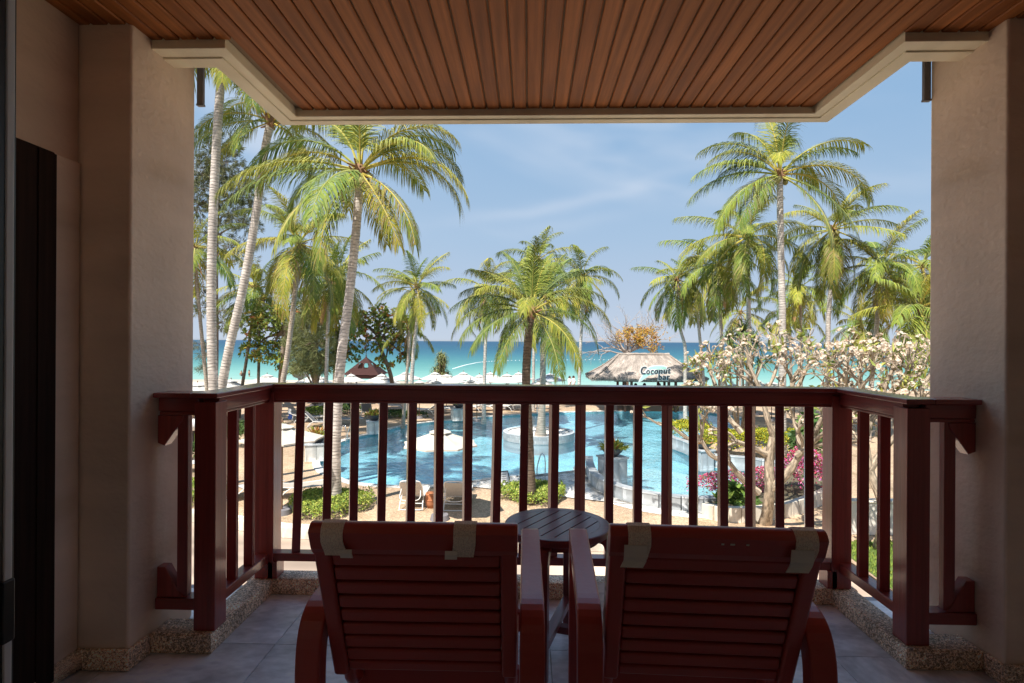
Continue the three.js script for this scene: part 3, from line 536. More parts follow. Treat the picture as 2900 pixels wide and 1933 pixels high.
{ // curved wall of grey stone slabs round the near, raised part of the pool, and the wall under the yellow hedge
  reseed(8);
  const build = (name, label, pts, h, th, len) => {
    const t = thing(name, label, 'wall'), c = new THREE.CatmullRomCurve3(pts), n = Math.round(c.getLength() / len);
    for (let i = 0; i < n; i++) {
      const a = c.getPointAt(i / n), b = c.getPointAt((i + 1) / n), l = a.distanceTo(b), m = part('stone_slab', bx(l - 0.006, h - 0.045, th, 0, (h - 0.045) / 2 - 0.05, 0, 0.008), M.grey[Math.floor(rr(0, 3))], t);
      const place = (o) => { o.position.set((a.x + b.x) / 2, 0, (a.z + b.z) / 2); o.rotation.y = -Math.atan2(b.z - a.z, b.x - a.x); };
      place(m); place(part('coping_slab', bx(l - 0.004, 0.045, th + 0.03, 0, h - 0.07, 0, 0.006), M.grey[Math.floor(rr(0, 3))], t));
    }
  };
  const inn = spaWall.map((p) => p.clone());
  build('spa_wall', 'curved grey stone wall round the raised near end of the pool', inn, 0.50, 0.26, 0.62);
  build('hedge_wall', 'grey stone retaining wall under the yellow hedge at the pool', [[1893, 1252], [1899, 1263], [1922, 1272], [1949, 1282], [1985, 1306], [2030, 1322], [2106, 1328], [2190, 1343], [2260, 1352]].map(([x, y]) => P(x, y)), 0.56, 0.26, 0.62);
  const st = closed(offset([...spaWall], 0), 40);
  struct('pebble_strip', [(() => { const out = spaWall.map((p, i) => { const a = spaWall[Math.max(0, i - 1)], b = spaWall[Math.min(spaWall.length - 1, i + 1)], d = V3(b.x - a.x, 0, b.z - a.z).normalize(); return V3(p.x - d.z * 0.62, 0, p.z + d.x * 0.62); }); const A = new THREE.CatmullRomCurve3(spaWall).getPoints(40), B = new THREE.CatmullRomCurve3(out).getPoints(40); return flat(new THREE.ShapeGeometry(outline([...A, ...B.reverse()])), 0.012); })()], M.pebbles);
}
{ // beach that slopes into the sea
  const g = flat(new THREE.PlaneGeometry(420, 92, 60, 46).translate(0, 62 + 46, 0), 0), p = g.attributes.position;
  for (let i = 0; i < p.count; i++) { const z = -p.getZ(i), x = p.getX(i); const zs = z + clamp((x + 12) / 14, -0.5, 1) * 10; p.setY(i, z < 58.5 ? -0.02 : -0.02 - 1.5 * Math.max(0, (zs - 62) / 26) - 0.1 + 0.1 * fbm((x + 300) / 600, z / 200, 60, 20, 3, 201)); }
  g.computeVertexNormals();
  struct('beach', g, M.sand);
  // sea: colour of the water goes from pale over sand to deep blue with the depth below it
  const rows = [66, 74, 82, 90, 97, 104, 112, 120, 130, 142, 156, 172, 190, 212, 240, 275, 320, 380, 460, 560, 700, 900, 1200, 1700, 2600, 4500, 9000, 20000, 60000], cols = 90, pos = [], col = [], uv = [], idx = [];
  const key = [[70, [0.31, 0.43, 0.38]], [88, [0.25, 0.41, 0.355]], [108, [0.17, 0.36, 0.315]], [132, [0.11, 0.285, 0.26]], [165, [0.07, 0.22, 0.215]], [215, [0.042, 0.16, 0.185]], [300, [0.026, 0.115, 0.16]], [500, [0.016, 0.083, 0.132]], [1200, [0.015, 0.066, 0.122]], [60000, [0.018, 0.068, 0.13]]];
  for (const d of rows) for (let i = 0; i <= cols; i++) {
    const s = (i / cols - 0.5) * 2.6, x = s * Math.max(d, 160), dd = d * (1 + 0.16 * (fbm((s + 2) / 4, Math.log(d) / 6, 20, 14, 3, 211) - 0.5));
    let c = key[0][1]; for (let k = 0; k + 1 < key.length; k++) if (dd >= key[k][0]) c = jitterMix(key[k][1], key[k + 1][1], clamp(Math.log(dd / key[k][0]) / Math.log(key[k + 1][0] / key[k][0])));
    pos.push(x, -1.5, -d); col.push(...c); uv.push(x, d);
  }
  for (let j = 0; j + 1 < rows.length; j++) for (let i = 0; i < cols; i++) { const a = j * (cols + 1) + i, b = a + cols + 1; idx.push(a, a + 1, b, b, a + 1, b + 1); }
  const sg = new THREE.BufferGeometry(); sg.setAttribute('position', new THREE.Float32BufferAttribute(pos, 3)); sg.setAttribute('color', new THREE.Float32BufferAttribute(col, 3)); sg.setAttribute('uv', new THREE.Float32BufferAttribute(uv, 2)); sg.setIndex(idx); sg.computeVertexNormals();
  struct('sea', sg, phy([1, 1, 1], 0.45, { vertexColors: true, specularIntensity: 0.3, bumpMap: T.swell, bumpScale: 0.5 }));
}
{ // line of swimming buoys
  const t = thing('buoy_line', 'curved line of small white swimming buoys on the sea', 'buoy line'), g = new THREE.SphereGeometry(0.15, 10, 8);
  const c = new THREE.CatmullRomCurve3([[1283, 1044], [1330, 1031], [1380, 1023.5], [1454, 1020.5], [1560, 1019], [1640, 1018.5], [1720, 1018.5], [1830, 1019], [1935, 1019.5], [2010, 1020], [2080, 1021]].map(([x, y]) => P(x, y, -1.45)));
  const n = 84; for (let i = 0; i <= n; i++) part('float', g, M.white, t).position.copy(c.getPointAt(i / n));
  part('rope', tube(c.getPoints(60), 0.008, 120, 4), M.white, t);
}
{ // lawns and low walls at the sides
  reseed(14);
  const grass = (poly, y, n, name, label) => { const L = new Leaves(), xs = poly.map((p) => p[0]), zs = poly.map((p) => p[1]); const inP = (x, z) => { let r = false; for (let i = 0, j = poly.length - 1; i < poly.length; j = i++) { const [a, b] = poly[i], [c, d] = poly[j]; if ((b > z) !== (d > z) && x < (c - a) * (z - b) / (d - b) + a) r = !r; } return r; };
    for (let i = 0; i < n; i++) { const x = rr(Math.min(...xs), Math.max(...xs)), z = rr(Math.min(...zs), Math.max(...zs)); if (!inP(x, z)) continue; const d = V3(rr(-0.5, 0.5), 1, rr(-0.5, 0.5)).normalize(), k = tone(jitterMix([0.11, 0.19, 0.025], [0.25, 0.30, 0.05], rnd()), 0.2), s = perp(d); L.card(V3(x, y, z), d, s, rr(0.05, 0.1), rr(0.018, 0.03), k); }
    struct(name + '_soil', flat(new THREE.ShapeGeometry(new THREE.Shape(poly.map(([x, z]) => new THREE.Vector2(x, -z)))), y), std([0.10, 0.15, 0.03], 1)); tag(part(name, L.build(), M.needle, scene, 'stuff'), label, 'grass'); };
  grass([[7.6, -14.6], [13.5, -14.6], [13.5, -8.6], [7.2, -8.6]], 0.012, 26000, 'lawn_right', 'short sunlit lawn below the right end of the balcony');
  grass([[-19.5, -27], [-15.6, -27], [-14.6, -34], [-22, -34]], 0.012, 14000, 'lawn_left', 'green lawn under the white globe lamp at left');
  const w = thing('garden_wall', 'low pale rendered wall behind the lawn at right', 'wall', [10.6, 0, -15.2]);
  part('wall_face', bx(5.6, 0.85, 0.22, 0, 0.43, 0, 0.02), M.cream, w); part('wall_cap', bx(5.66, 0.06, 0.28, 0, 0.88, 0, 0.015), M.planterWall, w);
}

/* ───────────── coconut palms ───────────── */
const frondCache = {};
function frond(e, bend, hi, v) {               // one palm leaf, unit length, along +x with gravity along -y
  e = Math.round(e / 12) * 12; bend = Math.round(bend / 15) * 15;
  const key = [e, bend, hi, v].join();
  if (frondCache[key]) return frondCache[key];
  const keep = seedState; reseed(1000 + e * 13 + bend * 7 + v * 101 + (hi ? 3 : 0));
  const L = new Leaves(), N = 16, pts = [], E = e * Math.PI / 180, B = bend * Math.PI / 180, sway = rr(-0.10, 0.10), twist = rr(-0.5, 0.5);
  let p = V3(0, 0, 0); pts.push(p.clone());
  for (let i = 1; i <= N; i++) { const t = i / N, a = E - B * Math.pow(t, 1.35); p = p.clone().add(V3(Math.cos(a), Math.sin(a), sway * t * 1.6).multiplyScalar(1 / N)); pts.push(p); }
  const curve = new THREE.CatmullRomCurve3(pts);
  // midrib
  const rib = tube(pts, (t) => mix(0.0125, 0.0022, Math.pow(t, 0.7)), 14, 5).toNonIndexed(), rp = rib.attributes.position;
  const A = V3(), Bq = V3(), C = V3();
  for (let i = 0; i < rp.count; i += 3) { A.fromBufferAttribute(rp, i); Bq.fromBufferAttribute(rp, i + 1); C.fromBufferAttribute(rp, i + 2); L.tri(A.clone(), Bq.clone(), C.clone(), tone([0.48, 0.42, 0.08], 0.06)); }
  const n = hi ? 84 : 52, wid = hi ? 0.0088 : 0.013, yellow = rr(0.2, 0.75), old = e < -20 ? rr(0.1, 0.5) : 0;
  for (let i = 0; i < n; i++) for (const side of [-1, 1]) {
    if (rnd() < 0.07) continue;
    const t = mix(0.16, 0.995, (i + rr(-0.35, 0.35) + 0.35) / n), tt = clamp(t), o = curve.getPointAt(tt), Tn = curve.getTangentAt(tt), S = V3(0, 0, 1).addScaledVector(Tn, -Tn.z).normalize(), U = S.clone().cross(Tn).normalize();
    if (U.y < 0 && Math.abs(e) < 80) U.multiplyScalar(1);
    const len = 0.29 * Math.pow(Math.sin(Math.PI * mix(0.2, 0.9, tt)), 0.75) * rr(0.75, 1.15), fa = mix(0.55, 1.05, tt) + rr(-0.1, 0.1), lift = 0.22 - 0.3 * tt + twist * side * 0.25;
    const d0 = S.clone().multiplyScalar(side * Math.cos(fa)).addScaledVector(Tn, Math.sin(fa)).addScaledVector(U, lift).normalize();
    const droop = rr(0.8, 1.7) * mix(0.75, 1.15, tt), d1 = d0.clone().add(V3(rr(-0.08, 0.08), -droop * 0.62, rr(-0.08, 0.08))).normalize(), d2 = d1.clone().add(V3(0, -droop, 0)).normalize();
    const m1 = o.clone().addScaledVector(d0, len * 0.34), m2 = m1.clone().addScaledVector(d1, len * 0.36), tip = m2.clone().addScaledVector(d2, len * 0.34);
    const W = d0.clone().cross(U).normalize().multiplyScalar(wid * 0.5 * rr(0.8, 1.2)), W2 = W.clone().multiplyScalar(0.72);
    let c = jitterMix([0.075, 0.155, 0.016], [0.42, 0.395, 0.035], clamp(yellow * rr(0.35, 1.5)));
    if (old > 0 && rnd() < old) c = jitterMix(c, [0.30, 0.22, 0.09], rr(0.3, 0.9));
    c = tone(c, 0.14);
    L.tri(o.clone().addScaledVector(W, 0.6), o.clone().addScaledVector(W, -0.6), m1.clone().sub(W), c); L.tri(o.clone().addScaledVector(W, 0.6), m1.clone().sub(W), m1.clone().add(W), c);
    L.tri(m1.clone().add(W), m1.clone().sub(W), m2.clone().sub(W2), c); L.tri(m1.clone().add(W), m2.clone().sub(W2), m2.clone().add(W2), c);
    L.tri(m2.clone().add(W2), m2.clone().sub(W2), tip, jitterMix(c, [0.33, 0.28, 0.09], rr(0, 0.5)));
  }
  const g = L.build(); seedState = keep;
  return frondCache[key] = g;
}
const nutGeo = new THREE.SphereGeometry(0.11, 9, 7).scale(1, 1.2, 1);
// a palm: trunk points in the place, leaf length, and leaves as [azimuth, rise, bend, length factor]; azimuth 0 = right, 90 = away, 180 = left, 270 = towards the balcony
function palm(label, o) {
  reseed(o.seed);
  const base = o.trunk[0], t = thing('coconut_palm', label, 'palm tree', base, 0, o.group ?? 'coconut palms round the pool');
  const rel = o.trunk.map((p) => p.clone().sub(base)), top = rel[rel.length - 1], r0 = o.r0, r1 = o.r1 ?? r0 * 0.7, flare = o.flare ?? 0.5;
  const H = top.length();
  part('trunk', tube(rel, (q, a) => mix(r0, r1, Math.pow(q, 0.6)) * (1 + flare * Math.exp(-q * H / 0.55)) * (1 + 0.03 * Math.sin(q * H * 26 + Math.sin(a * 2))), Math.round(clamp(H * 14, 40, 150)), 14), o.mat ?? M.trunkPale, t);
  const crown = part('crown_heart', [new THREE.SphereGeometry(r1 * 1.25, 10, 8).scale(1, 1.9, 1), ...Array.from({ length: 16 }, (_, i) => { const a = i * 2.4, e = rr(-0.5, 0.9), d = V3(Math.cos(a) * Math.cos(e), Math.sin(e), Math.sin(a) * Math.cos(e)); return tube([V3(0, rr(-0.2, 0.2), 0), d.clone().multiplyScalar(rr(0.18, 0.42)).add(V3(0, rr(-0.05, 0.1), 0))], (q) => mix(0.05, 0.02, q) * (r1 / 0.11), 3, 5, { caps: true }); })], M.fibre, t);
  crown.position.copy(top);
  let list = o.leaves;
  if (!list) { const n = Math.round((o.n ?? 22) * 0.92), bj = rr(-12, 16); list = []; for (let i = 0; i < n; i++) { const q = i / (n - 1); list.push([i * 137.5 + rr(-26, 26), mix(80, o.low ?? -48, Math.pow(q, 0.85)) + rr(-8, 8), mix(52, 62, q) + bj + rr(-18, 22), rr(0.86, 1.08) * (q < 0.1 ? 0.8 : 1)]); } }
  for (const [az, e, b, l] of list) {
    const f = part('frond', frond(e, b, o.hi, Math.floor(rr(0, 3))), (o.fronds ?? M.frond)[Math.floor(rr(0, 4))], t);
    f.position.copy(top).add(V3(Math.cos(az * Math.PI / 180) * r1 * 0.6, (e / 90) * 0.16, -Math.sin(az * Math.PI / 180) * r1 * 0.6)); f.rotation.y = az * Math.PI / 180; f.scale.setScalar(o.L * l * (o.leaves ? 1.03 : 1.12));
  }
  for (let i = 0, m = o.dead ?? (rnd() < 0.5 ? 1 : 2); i < m; i++) { const f = part('frond', frond(-68, 15, o.hi, i), M.frondDead[i % 2], t); f.position.copy(top).add(V3(0, -0.1, 0)); f.rotation.y = rr(0, 6.28); f.scale.setScalar(o.L * rr(0.6, 0.8)); }
  for (let i = 0; i < (o.nuts ?? 0); i++) { const a = rr(0, 6.283), n = part('coconut', nutGeo, M.coconut, t); n.position.copy(top).add(V3(Math.cos(a) * 0.24, -0.18 - rr(0, 0.25), Math.sin(a) * 0.24)); }
  return t;
}
// trunk through photo pixels, all on one upright plane unless a distance is given per point: [x, y] or [x, y, distance]; the foot is set on the ground
const tr = (d, pts, ground = 0) => { const a = pts.map(([x, y, dd]) => Z(x, y, dd ?? d)); const f = a[0]; if (f.y > ground + 0.02) { const q = a[1] ?? f, k = (f.y - ground); const sl = (f.x - q.x) / Math.max(0.3, q.y - f.y); a.unshift(V3(f.x + sl * k * 0.8, ground, f.z)); } else f.y = ground; a[0].y -= 0.1; return a; };
const D = 1.2325;
palm('tallest pale trunk beside the left column, its crown cut by the soffit', { seed: 21, dead: 0, trunk: tr(17.5, [[605, 1110], [600, 960], [600, 760], [608, 520], [626, 230], [634, 150]]), r0: 0.155, r1: 0.125, L: 3.3, hi: true, leaves: [[185, 5, 75, 0.9], [200, -20, 60, 0.8], [-15, -8, 75, 0.95], [-40, -30, 50, 1.0], [10, 15, 80, 0.9], [30, 40, 80, 0.9], [170, 40, 90, 1], [140, 20, 80, 1], [90, 30, 80, 1], [270, 30, 80, 1], [240, 60, 80, 1], [60, 70, 70, 1], [300, -10, 60, 0.9]] });
palm('leaning pale trunk second from the left column, curving up to the right', { seed: 22, dead: 0, trunk: tr(19, [[626, 1110], [650, 985], [690, 810], [728, 590], [748, 440], [766, 345]]), r0: 0.17, r1: 0.125, L: 3.1, hi: true, leaves: [[188, 25, 85, 0.9], [200, 0, 65, 0.85], [170, -15, 50, 0.8], [10, 5, 75, 0.95], [-12, 20, 90, 1], [30, 45, 85, 1], [150, 50, 80, 1], [260, -15, 55, 0.8], [280, 40, 75, 1], [90, 20, 70, 1], [60, 60, 70, 1], [220, 55, 80, 1], [340, -25, 55, 0.9]] });
palm('large coconut palm with thick pale trunk rising from the left round hedge', { seed: 23, dead: 0, trunk: tr(16.6, [[950, 1412], [951, 1250], [966, 1020], [988, 850], [1010, 640], [1018, 520], [1020, 486]]), r0: 0.17, r1: 0.12, L: 3.55, hi: true, nuts: 4, leaves: [[176, 50, 100, 1.05], [186, 38, 100, 0.95], [172, 12, 85, 0.75], [202, 12, 58, 1.08], [215, -6, 48, 1.02], [262, -14, 48, 1.05], [250, -34, 40, 0.95], [232, -24, 44, 1.0], [-10, 18, 92, 1.05], [4, 28, 100, 1.02], [12, 52, 118, 1.0], [-4, 58, 112, 0.95], [-32, -28, 44, 0.95], [-50, -42, 34, 0.85], [30, 64, 90, 0.95], [80, 80, 50, 0.85], [120, 72, 70, 0.95], [150, 66, 90, 1.0], [60, 40, 80, 0.9], [110, 20, 70, 0.9], [285, 78, 60, 0.8], [90, -10, 60, 0.8], [330, 40, 90, 0.9]] });
palm('middle-sized coconut palm with a slanting trunk left of the thick hedge palm', { seed: 24, trunk: tr(26, [[800, 1090], [812, 1020], [830, 880], [844, 740], [846, 690]]), r0: 0.15, r1: 0.1, L: 3.1, hi: true, n: 24, mat: M.trunkMid, nuts: 4 });
palm('slim palm directly left of the thick hedge trunk with a drooping dead-looking leaf', { seed: 25, dead: 3, trunk: tr(30, [[924, 1090], [926, 1010], [930, 900], [934, 800]]), r0: 0.11, r1: 0.085, L: 2.7, n: 18, low: -60 });
palm('second slim palm close behind the thick hedge trunk', { seed: 26, trunk: tr(35, [[947, 1090], [950, 960], [956, 850], [960, 775]]), r0: 0.11, r1: 0.085, L: 2.9, n: 18, mat: M.trunkMid });
palm('small young palm with thin brown trunk in front of the left beach trees', { seed: 27, trunk: tr(35, [[732, 1090], [735, 950], [736, 870], [737, 852]]), r0: 0.095, r1: 0.08, L: 2.1, n: 18, low: -30, mat: M.trunkDark, flare: 0.3 });
palm('dark thin leaning palm between the second tall trunk and the young palm', { seed: 28, trunk: tr(36, [[687, 1090], [703, 990], [716, 890], [722, 815]]), r0: 0.11, r1: 0.085, L: 3.0, n: 18, mat: M.trunkDark });
palm('palm behind the tallest trunk, fronds showing beside the left column', { seed: 29, trunk: tr(31, [[585, 1085], [570, 930], [555, 760], [552, 705]]), r0: 0.11, r1: 0.085, L: 3.0, n: 20, mat: M.trunkMid });
palm('palm with a neat round crown right of the dark red pyramid roof', { seed: 30, trunk: tr(30, [[1166, 1088], [1172, 990], [1184, 880], [1184, 828], [1182, 812]]), r0: 0.12, r1: 0.09, L: 2.25, hi: true, n: 22, nuts: 3 });
palm('darker twin trunk just left of the neat round crowned palm', { seed: 31, trunk: tr(33, [[1150, 1088], [1160, 980], [1168, 870], [1172, 830]]), r0: 0.1, r1: 0.08, L: 2.2, n: 12, mat: M.trunkMid });
palm('low yellowish palm in front of the reddish beach tree', { seed: 32, trunk: tr(37, [[1153, 1085], [1155, 1000], [1158, 930]]), r0: 0.09, r1: 0.07, L: 2.2, n: 14, low: -50, flare: 0.2 });
palm('centre palm with dark trunk growing from the right round hedge', { seed: 33, dead: 0, fronds: M.frondDark, trunk: tr(17.6, [[1502, 1368], [1497, 1220], [1490, 1080], [1496, 960], [1504, 885]]), r0: 0.15, r1: 0.125, L: 2.5, hi: true, mat: M.trunkDark, nuts: 0, leaves: [[182, 30, 80, 1.0], [192, 18, 88, 1.08], [205, 6, 70, 1.0], [225, -6, 60, 1.0], [168, 48, 70, 0.95], [240, -22, 46, 0.95], [175, 60, 62, 0.95], [268, 30, 90, 0.8], [-6, 30, 105, 1.1], [2, 48, 90, 1.0], [-20, 10, 85, 1.0], [-45, -12, 60, 1.02], [-62, -28, 40, 1.02], [14, 58, 55, 1.0], [95, 76, 30, 1.0], [60, 70, 40, 0.98], [130, 74, 40, 1.0], [35, 62, 60, 1.0], [150, 62, 60, 1], [280, 82, 30, 0.85], [90, 20, 70, 0.9], [120, -6, 60, 0.9], [45, 0, 70, 0.9], [215, 45, 80, 0.85]] });
palm('palm with swollen pale foot standing on the round pool island', { seed: 34, dead: 0, trunk: tr(28.4, [[1531, 1232], [1536, 1130], [1538, 1010], [1541, 900], [1543, 838]], 0.26), r0: 0.19, r1: 0.12, L: 2.9, hi: true, flare: 1.0, mat: M.trunkMid, n: 22, low: -40, nuts: 3 });
palm('pale palm behind the left side of the centre palm', { seed: 35, trunk: tr(35, [[1372, 1088], [1374, 1000], [1378, 900], [1378, 822]]), r0: 0.12, r1: 0.09, L: 2.7, n: 20 });
palm('thin tall palm directly behind the centre palm, pale upright leaves on top', { seed: 36, trunk: tr(41, [[1511, 1082], [1512, 980], [1518, 850], [1526, 735]]), r0: 0.11, r1: 0.09, L: 2.9, n: 18 });
palm('slim straight palm standing right of the centre palm', { seed: 37, trunk: tr(36, [[1640, 1088], [1645, 960], [1650, 870], [1649, 785]]), r0: 0.12, r1: 0.085, L: 2.7, n: 19, nuts: 4 });
palm('tall palm with straight grey trunk rising through the frangipani blossom', { seed: 38, dead: 0, trunk: tr(24.5, [[2215, 1090], [2215, 900], [2211, 720], [2208, 540], [2208, 496]]), r0: 0.175, r1: 0.125, L: 3.9, hi: true, nuts: 5, leaves: [[178, 14, 66, 1.0], [190, 18, 62, 0.98], [200, -10, 58, 1.02], [170, 40, 95, 0.72], [182, 52, 95, 0.85], [165, 62, 88, 0.95], [6, 52, 62, 1.1], [-8, 48, 82, 0.8], [-12, 24, 98, 1.05], [10, 12, 100, 1.0], [-30, -22, 52, 1.0], [-48, -36, 40, 0.95], [215, -30, 46, 0.85], [90, 78, 40, 0.9], [120, 70, 60, 0.95], [60, 66, 70, 0.95], [270, 80, 40, 0.8], [250, 40, 90, 0.7], [80, 20, 80, 0.9], [130, 0, 70, 0.9], [40, 30, 80, 0.9]] });
palm('palm with pale trunk left of the tallest right palm, dense ragged crown', { seed: 39, trunk: tr(30, [[2118, 1080], [2120, 900], [2116, 750], [2116, 672]]), r0: 0.14, r1: 0.1, L: 3.3, hi: true, n: 23, nuts: 4 });
palm('bushy palm at the left of the right grove with a half-hidden trunk', { seed: 40, trunk: tr(34, [[2046, 1075], [2042, 930], [2036, 830], [2034, 752]]), r0: 0.12, r1: 0.09, L: 3.2, n: 24, mat: M.trunkMid });
palm('curved pale palm standing over the right end of the thatched roof', { seed: 41, dead: 3, trunk: tr(36, [[1940, 1080], [1939, 980], [1926, 930], [1918, 858], [1916, 792]]), r0: 0.13, r1: 0.09, L: 2.7, n: 20, low: -62 });
palm('slanting thin trunk right of the curved palm above the bar', { seed: 42, trunk: tr(38, [[1992, 1078], [1982, 960], [1973, 880], [1966, 800]]), r0: 0.12, r1: 0.09, L: 2.9, n: 18 });
palm('palm with bent two-tone trunk right of the tallest right palm', { seed: 43, dead: 4, trunk: tr(30, [[2344, 1080], [2345, 910], [2354, 790], [2360, 700], [2356, 650]]), r0: 0.15, r1: 0.1, L: 3.2, hi: true, n: 23, low: -62, nuts: 4 });
palm('palm with a leaning trunk nearest the right column', { seed: 44, trunk: tr(30, [[2470, 1050], [2483, 910], [2493, 800], [2494, 756]]), r0: 0.14, r1: 0.1, L: 3.2, hi: true, n: 23 });
palm('small palm with bright leaf bases behind the frangipani', { seed: 45, trunk: tr(38, [[2268, 1060], [2267, 900], [2263, 815]]), r0: 0.11, r1: 0.085, L: 2.8, n: 20, mat: M.trunkMid });
palm('short dark palm low among the right grove', { seed: 46, trunk: tr(41, [[2437, 1030], [2435, 960], [2433, 918]]), r0: 0.1, r1: 0.08, L: 2.7, n: 18, low: -30, mat: M.trunkDark });
palm('dark trunked palm at the very edge of the right column', { seed: 47, trunk: tr(28, [[2606, 1080], [2604, 960], [2600, 872]]), r0: 0.13, r1: 0.1, L: 3.0, n: 20, mat: M.trunkDark });
palm('tall palm mostly hidden behind the right column', { seed: 48, trunk: tr(33, [[2640, 1060], [2625, 860], [2612, 752]]), r0: 0.13, r1: 0.1, L: 3.2, n: 20 });
palm('thin pale palm in the far middle of the right grove', { seed: 49, trunk: tr(44, [[2240, 1060], [2238, 980], [2232, 880]]), r0: 0.11, r1: 0.09, L: 3.0, n: 16 });
palm('far palm behind the slanting trunk over the bar', { seed: 50, trunk: tr(46, [[2096, 1060], [2098, 960], [2096, 885]]), r0: 0.11, r1: 0.09, L: 2.9, n: 16 });

/* ───────────── beach trees, shrubs, hedges ───────────── */
const leafGreen = [[0.085, 0.15, 0.02], [0.16, 0.23, 0.03], [0.27, 0.31, 0.045]];
function almond(label, name, o) {            // broad-leaved beach tree: limbs that carry rosettes of big leaves
  reseed(o.seed);
  const t = thing(name, label, 'tree', o.base), limbs = [], L = new Leaves();
  const pts = o.trunk.map((p) => p.clone().sub(o.base));
  part('trunk', tube(pts, (q) => mix(o.r, o.r * 0.6, q) * (1 + 0.4 * Math.exp(-q * 14)), 24, 10), o.mat ?? M.bark, t);
  const forks = o.blobs.map(([x, y, d, rx, ry]) => [Z(x, y, d).sub(o.base), rx, ry]);
  for (const [c, rx, ry] of forks) {
    const s = pts[pts.length - 1].clone().lerp(pts[Math.max(0, pts.length - 2)], rr(0, 0.7));
    limbs.push(tube([s, s.clone().lerp(c, 0.5).add(V3(rr(-0.3, 0.3), rr(-0.1, 0.4), rr(-0.3, 0.3))), c], (q) => mix(o.r * 0.5, 0.025, q), 10, 6));
    const n = o.dens * rx * ry;
    for (let i = 0; i < n; i++) {
      const d = rdir(), q = Math.pow(rnd(), 0.38), p = c.clone().add(V3(d.x * rx * q, d.y * ry * q, d.z * rx * 0.8 * q));
      if (i % 6 === 0) limbs.push(tube([c.clone().lerp(p, 0.15), c.clone().lerp(p, 0.6).add(V3(0, 0.1, 0)), p], 0.014, 4, 4));
      const ax = d.clone().add(V3(0, 0.5, 0)).normalize(), k0 = rnd() < (o.red ?? 0.1) ? [0.42, 0.14, 0.03] : rnd() < (o.yellow ?? 0.1) ? [0.40, 0.30, 0.05] : jitterMix(leafGreen[0], leafGreen[2], rnd());
      for (let m = 0; m < 6; m++) { const dir = perp(ax).addScaledVector(ax, rr(0.2, 0.8)).normalize(), sd = perp(dir); L.card(p.clone().add(rdir().multiplyScalar(0.05)), dir, sd, o.leaf * rr(0.7, 1.15), o.leaf * 0.48, tone(k0, 0.2)); }
    }
  }
  part('branches', limbs, o.mat ?? M.bark, t); part('leaves', L.build(), M.leaf, t, 'stuff');
  return t;
}
almond('dark green beach tree behind the slanting palm at left', 'almond_tree', { seed: 61, base: P(800, 1125).setY(-0.1), trunk: [P(800, 1125), Z(798, 1040, 33), Z(806, 960, 33), Z(815, 915, 33)], r: 0.24, dens: 105, leaf: 0.25, red: 0.04, yellow: 0.14, blobs: [[745, 930, 33, 1.1, 0.9], [720, 985, 33.5, 0.9, 0.8], [790, 900, 33, 1.2, 0.9], [830, 960, 34, 1.0, 1.0], [770, 1000, 33, 0.9, 0.7], [725, 900, 33.2, 0.7, 0.55], [820, 1030, 33, 0.9, 0.5], [850, 890, 34, 1.0, 0.9]] });
almond('dark green beach tree seen between the thick palm trunk and the slim palms', 'almond_tree', { seed: 62, base: P(965, 1125).setY(-0.1), trunk: [P(965, 1125), Z(962, 1040, 34), Z(955, 960, 34)], r: 0.2, dens: 95, leaf: 0.25, red: 0.06, yellow: 0.12, blobs: [[950, 910, 34, 0.9, 0.9], [965, 970, 34, 0.9, 0.9], [990, 1000, 34.5, 0.8, 0.7], [940, 1020, 34, 0.8, 0.6], [1000, 930, 34, 0.7, 0.7]] });
almond('reddish green beach tree leaning left over the pyramid roof', 'almond_tree', { seed: 63, base: P(1112, 1128).setY(-0.1), trunk: [P(1112, 1128), Z(1100, 1040, 37), Z(1078, 985, 37), Z(1068, 940, 37)], r: 0.2, dens: 75, leaf: 0.29, red: 0.12, yellow: 0.24, blobs: [[1030, 940, 37, 1.0, 0.6], [1062, 900, 37, 1.1, 0.65], [1105, 925, 37, 1.2, 0.8], [1130, 970, 37.5, 0.9, 0.7], [1020, 905, 37, 0.7, 0.5], [1085, 880, 37, 0.8, 0.4], [1060, 975, 36.6, 0.9, 0.45], [1092, 1022, 36.8, 0.7, 0.4], [1145, 920, 37.5, 0.8, 0.6], [1150, 1010, 37.5, 0.6, 0.5]] });
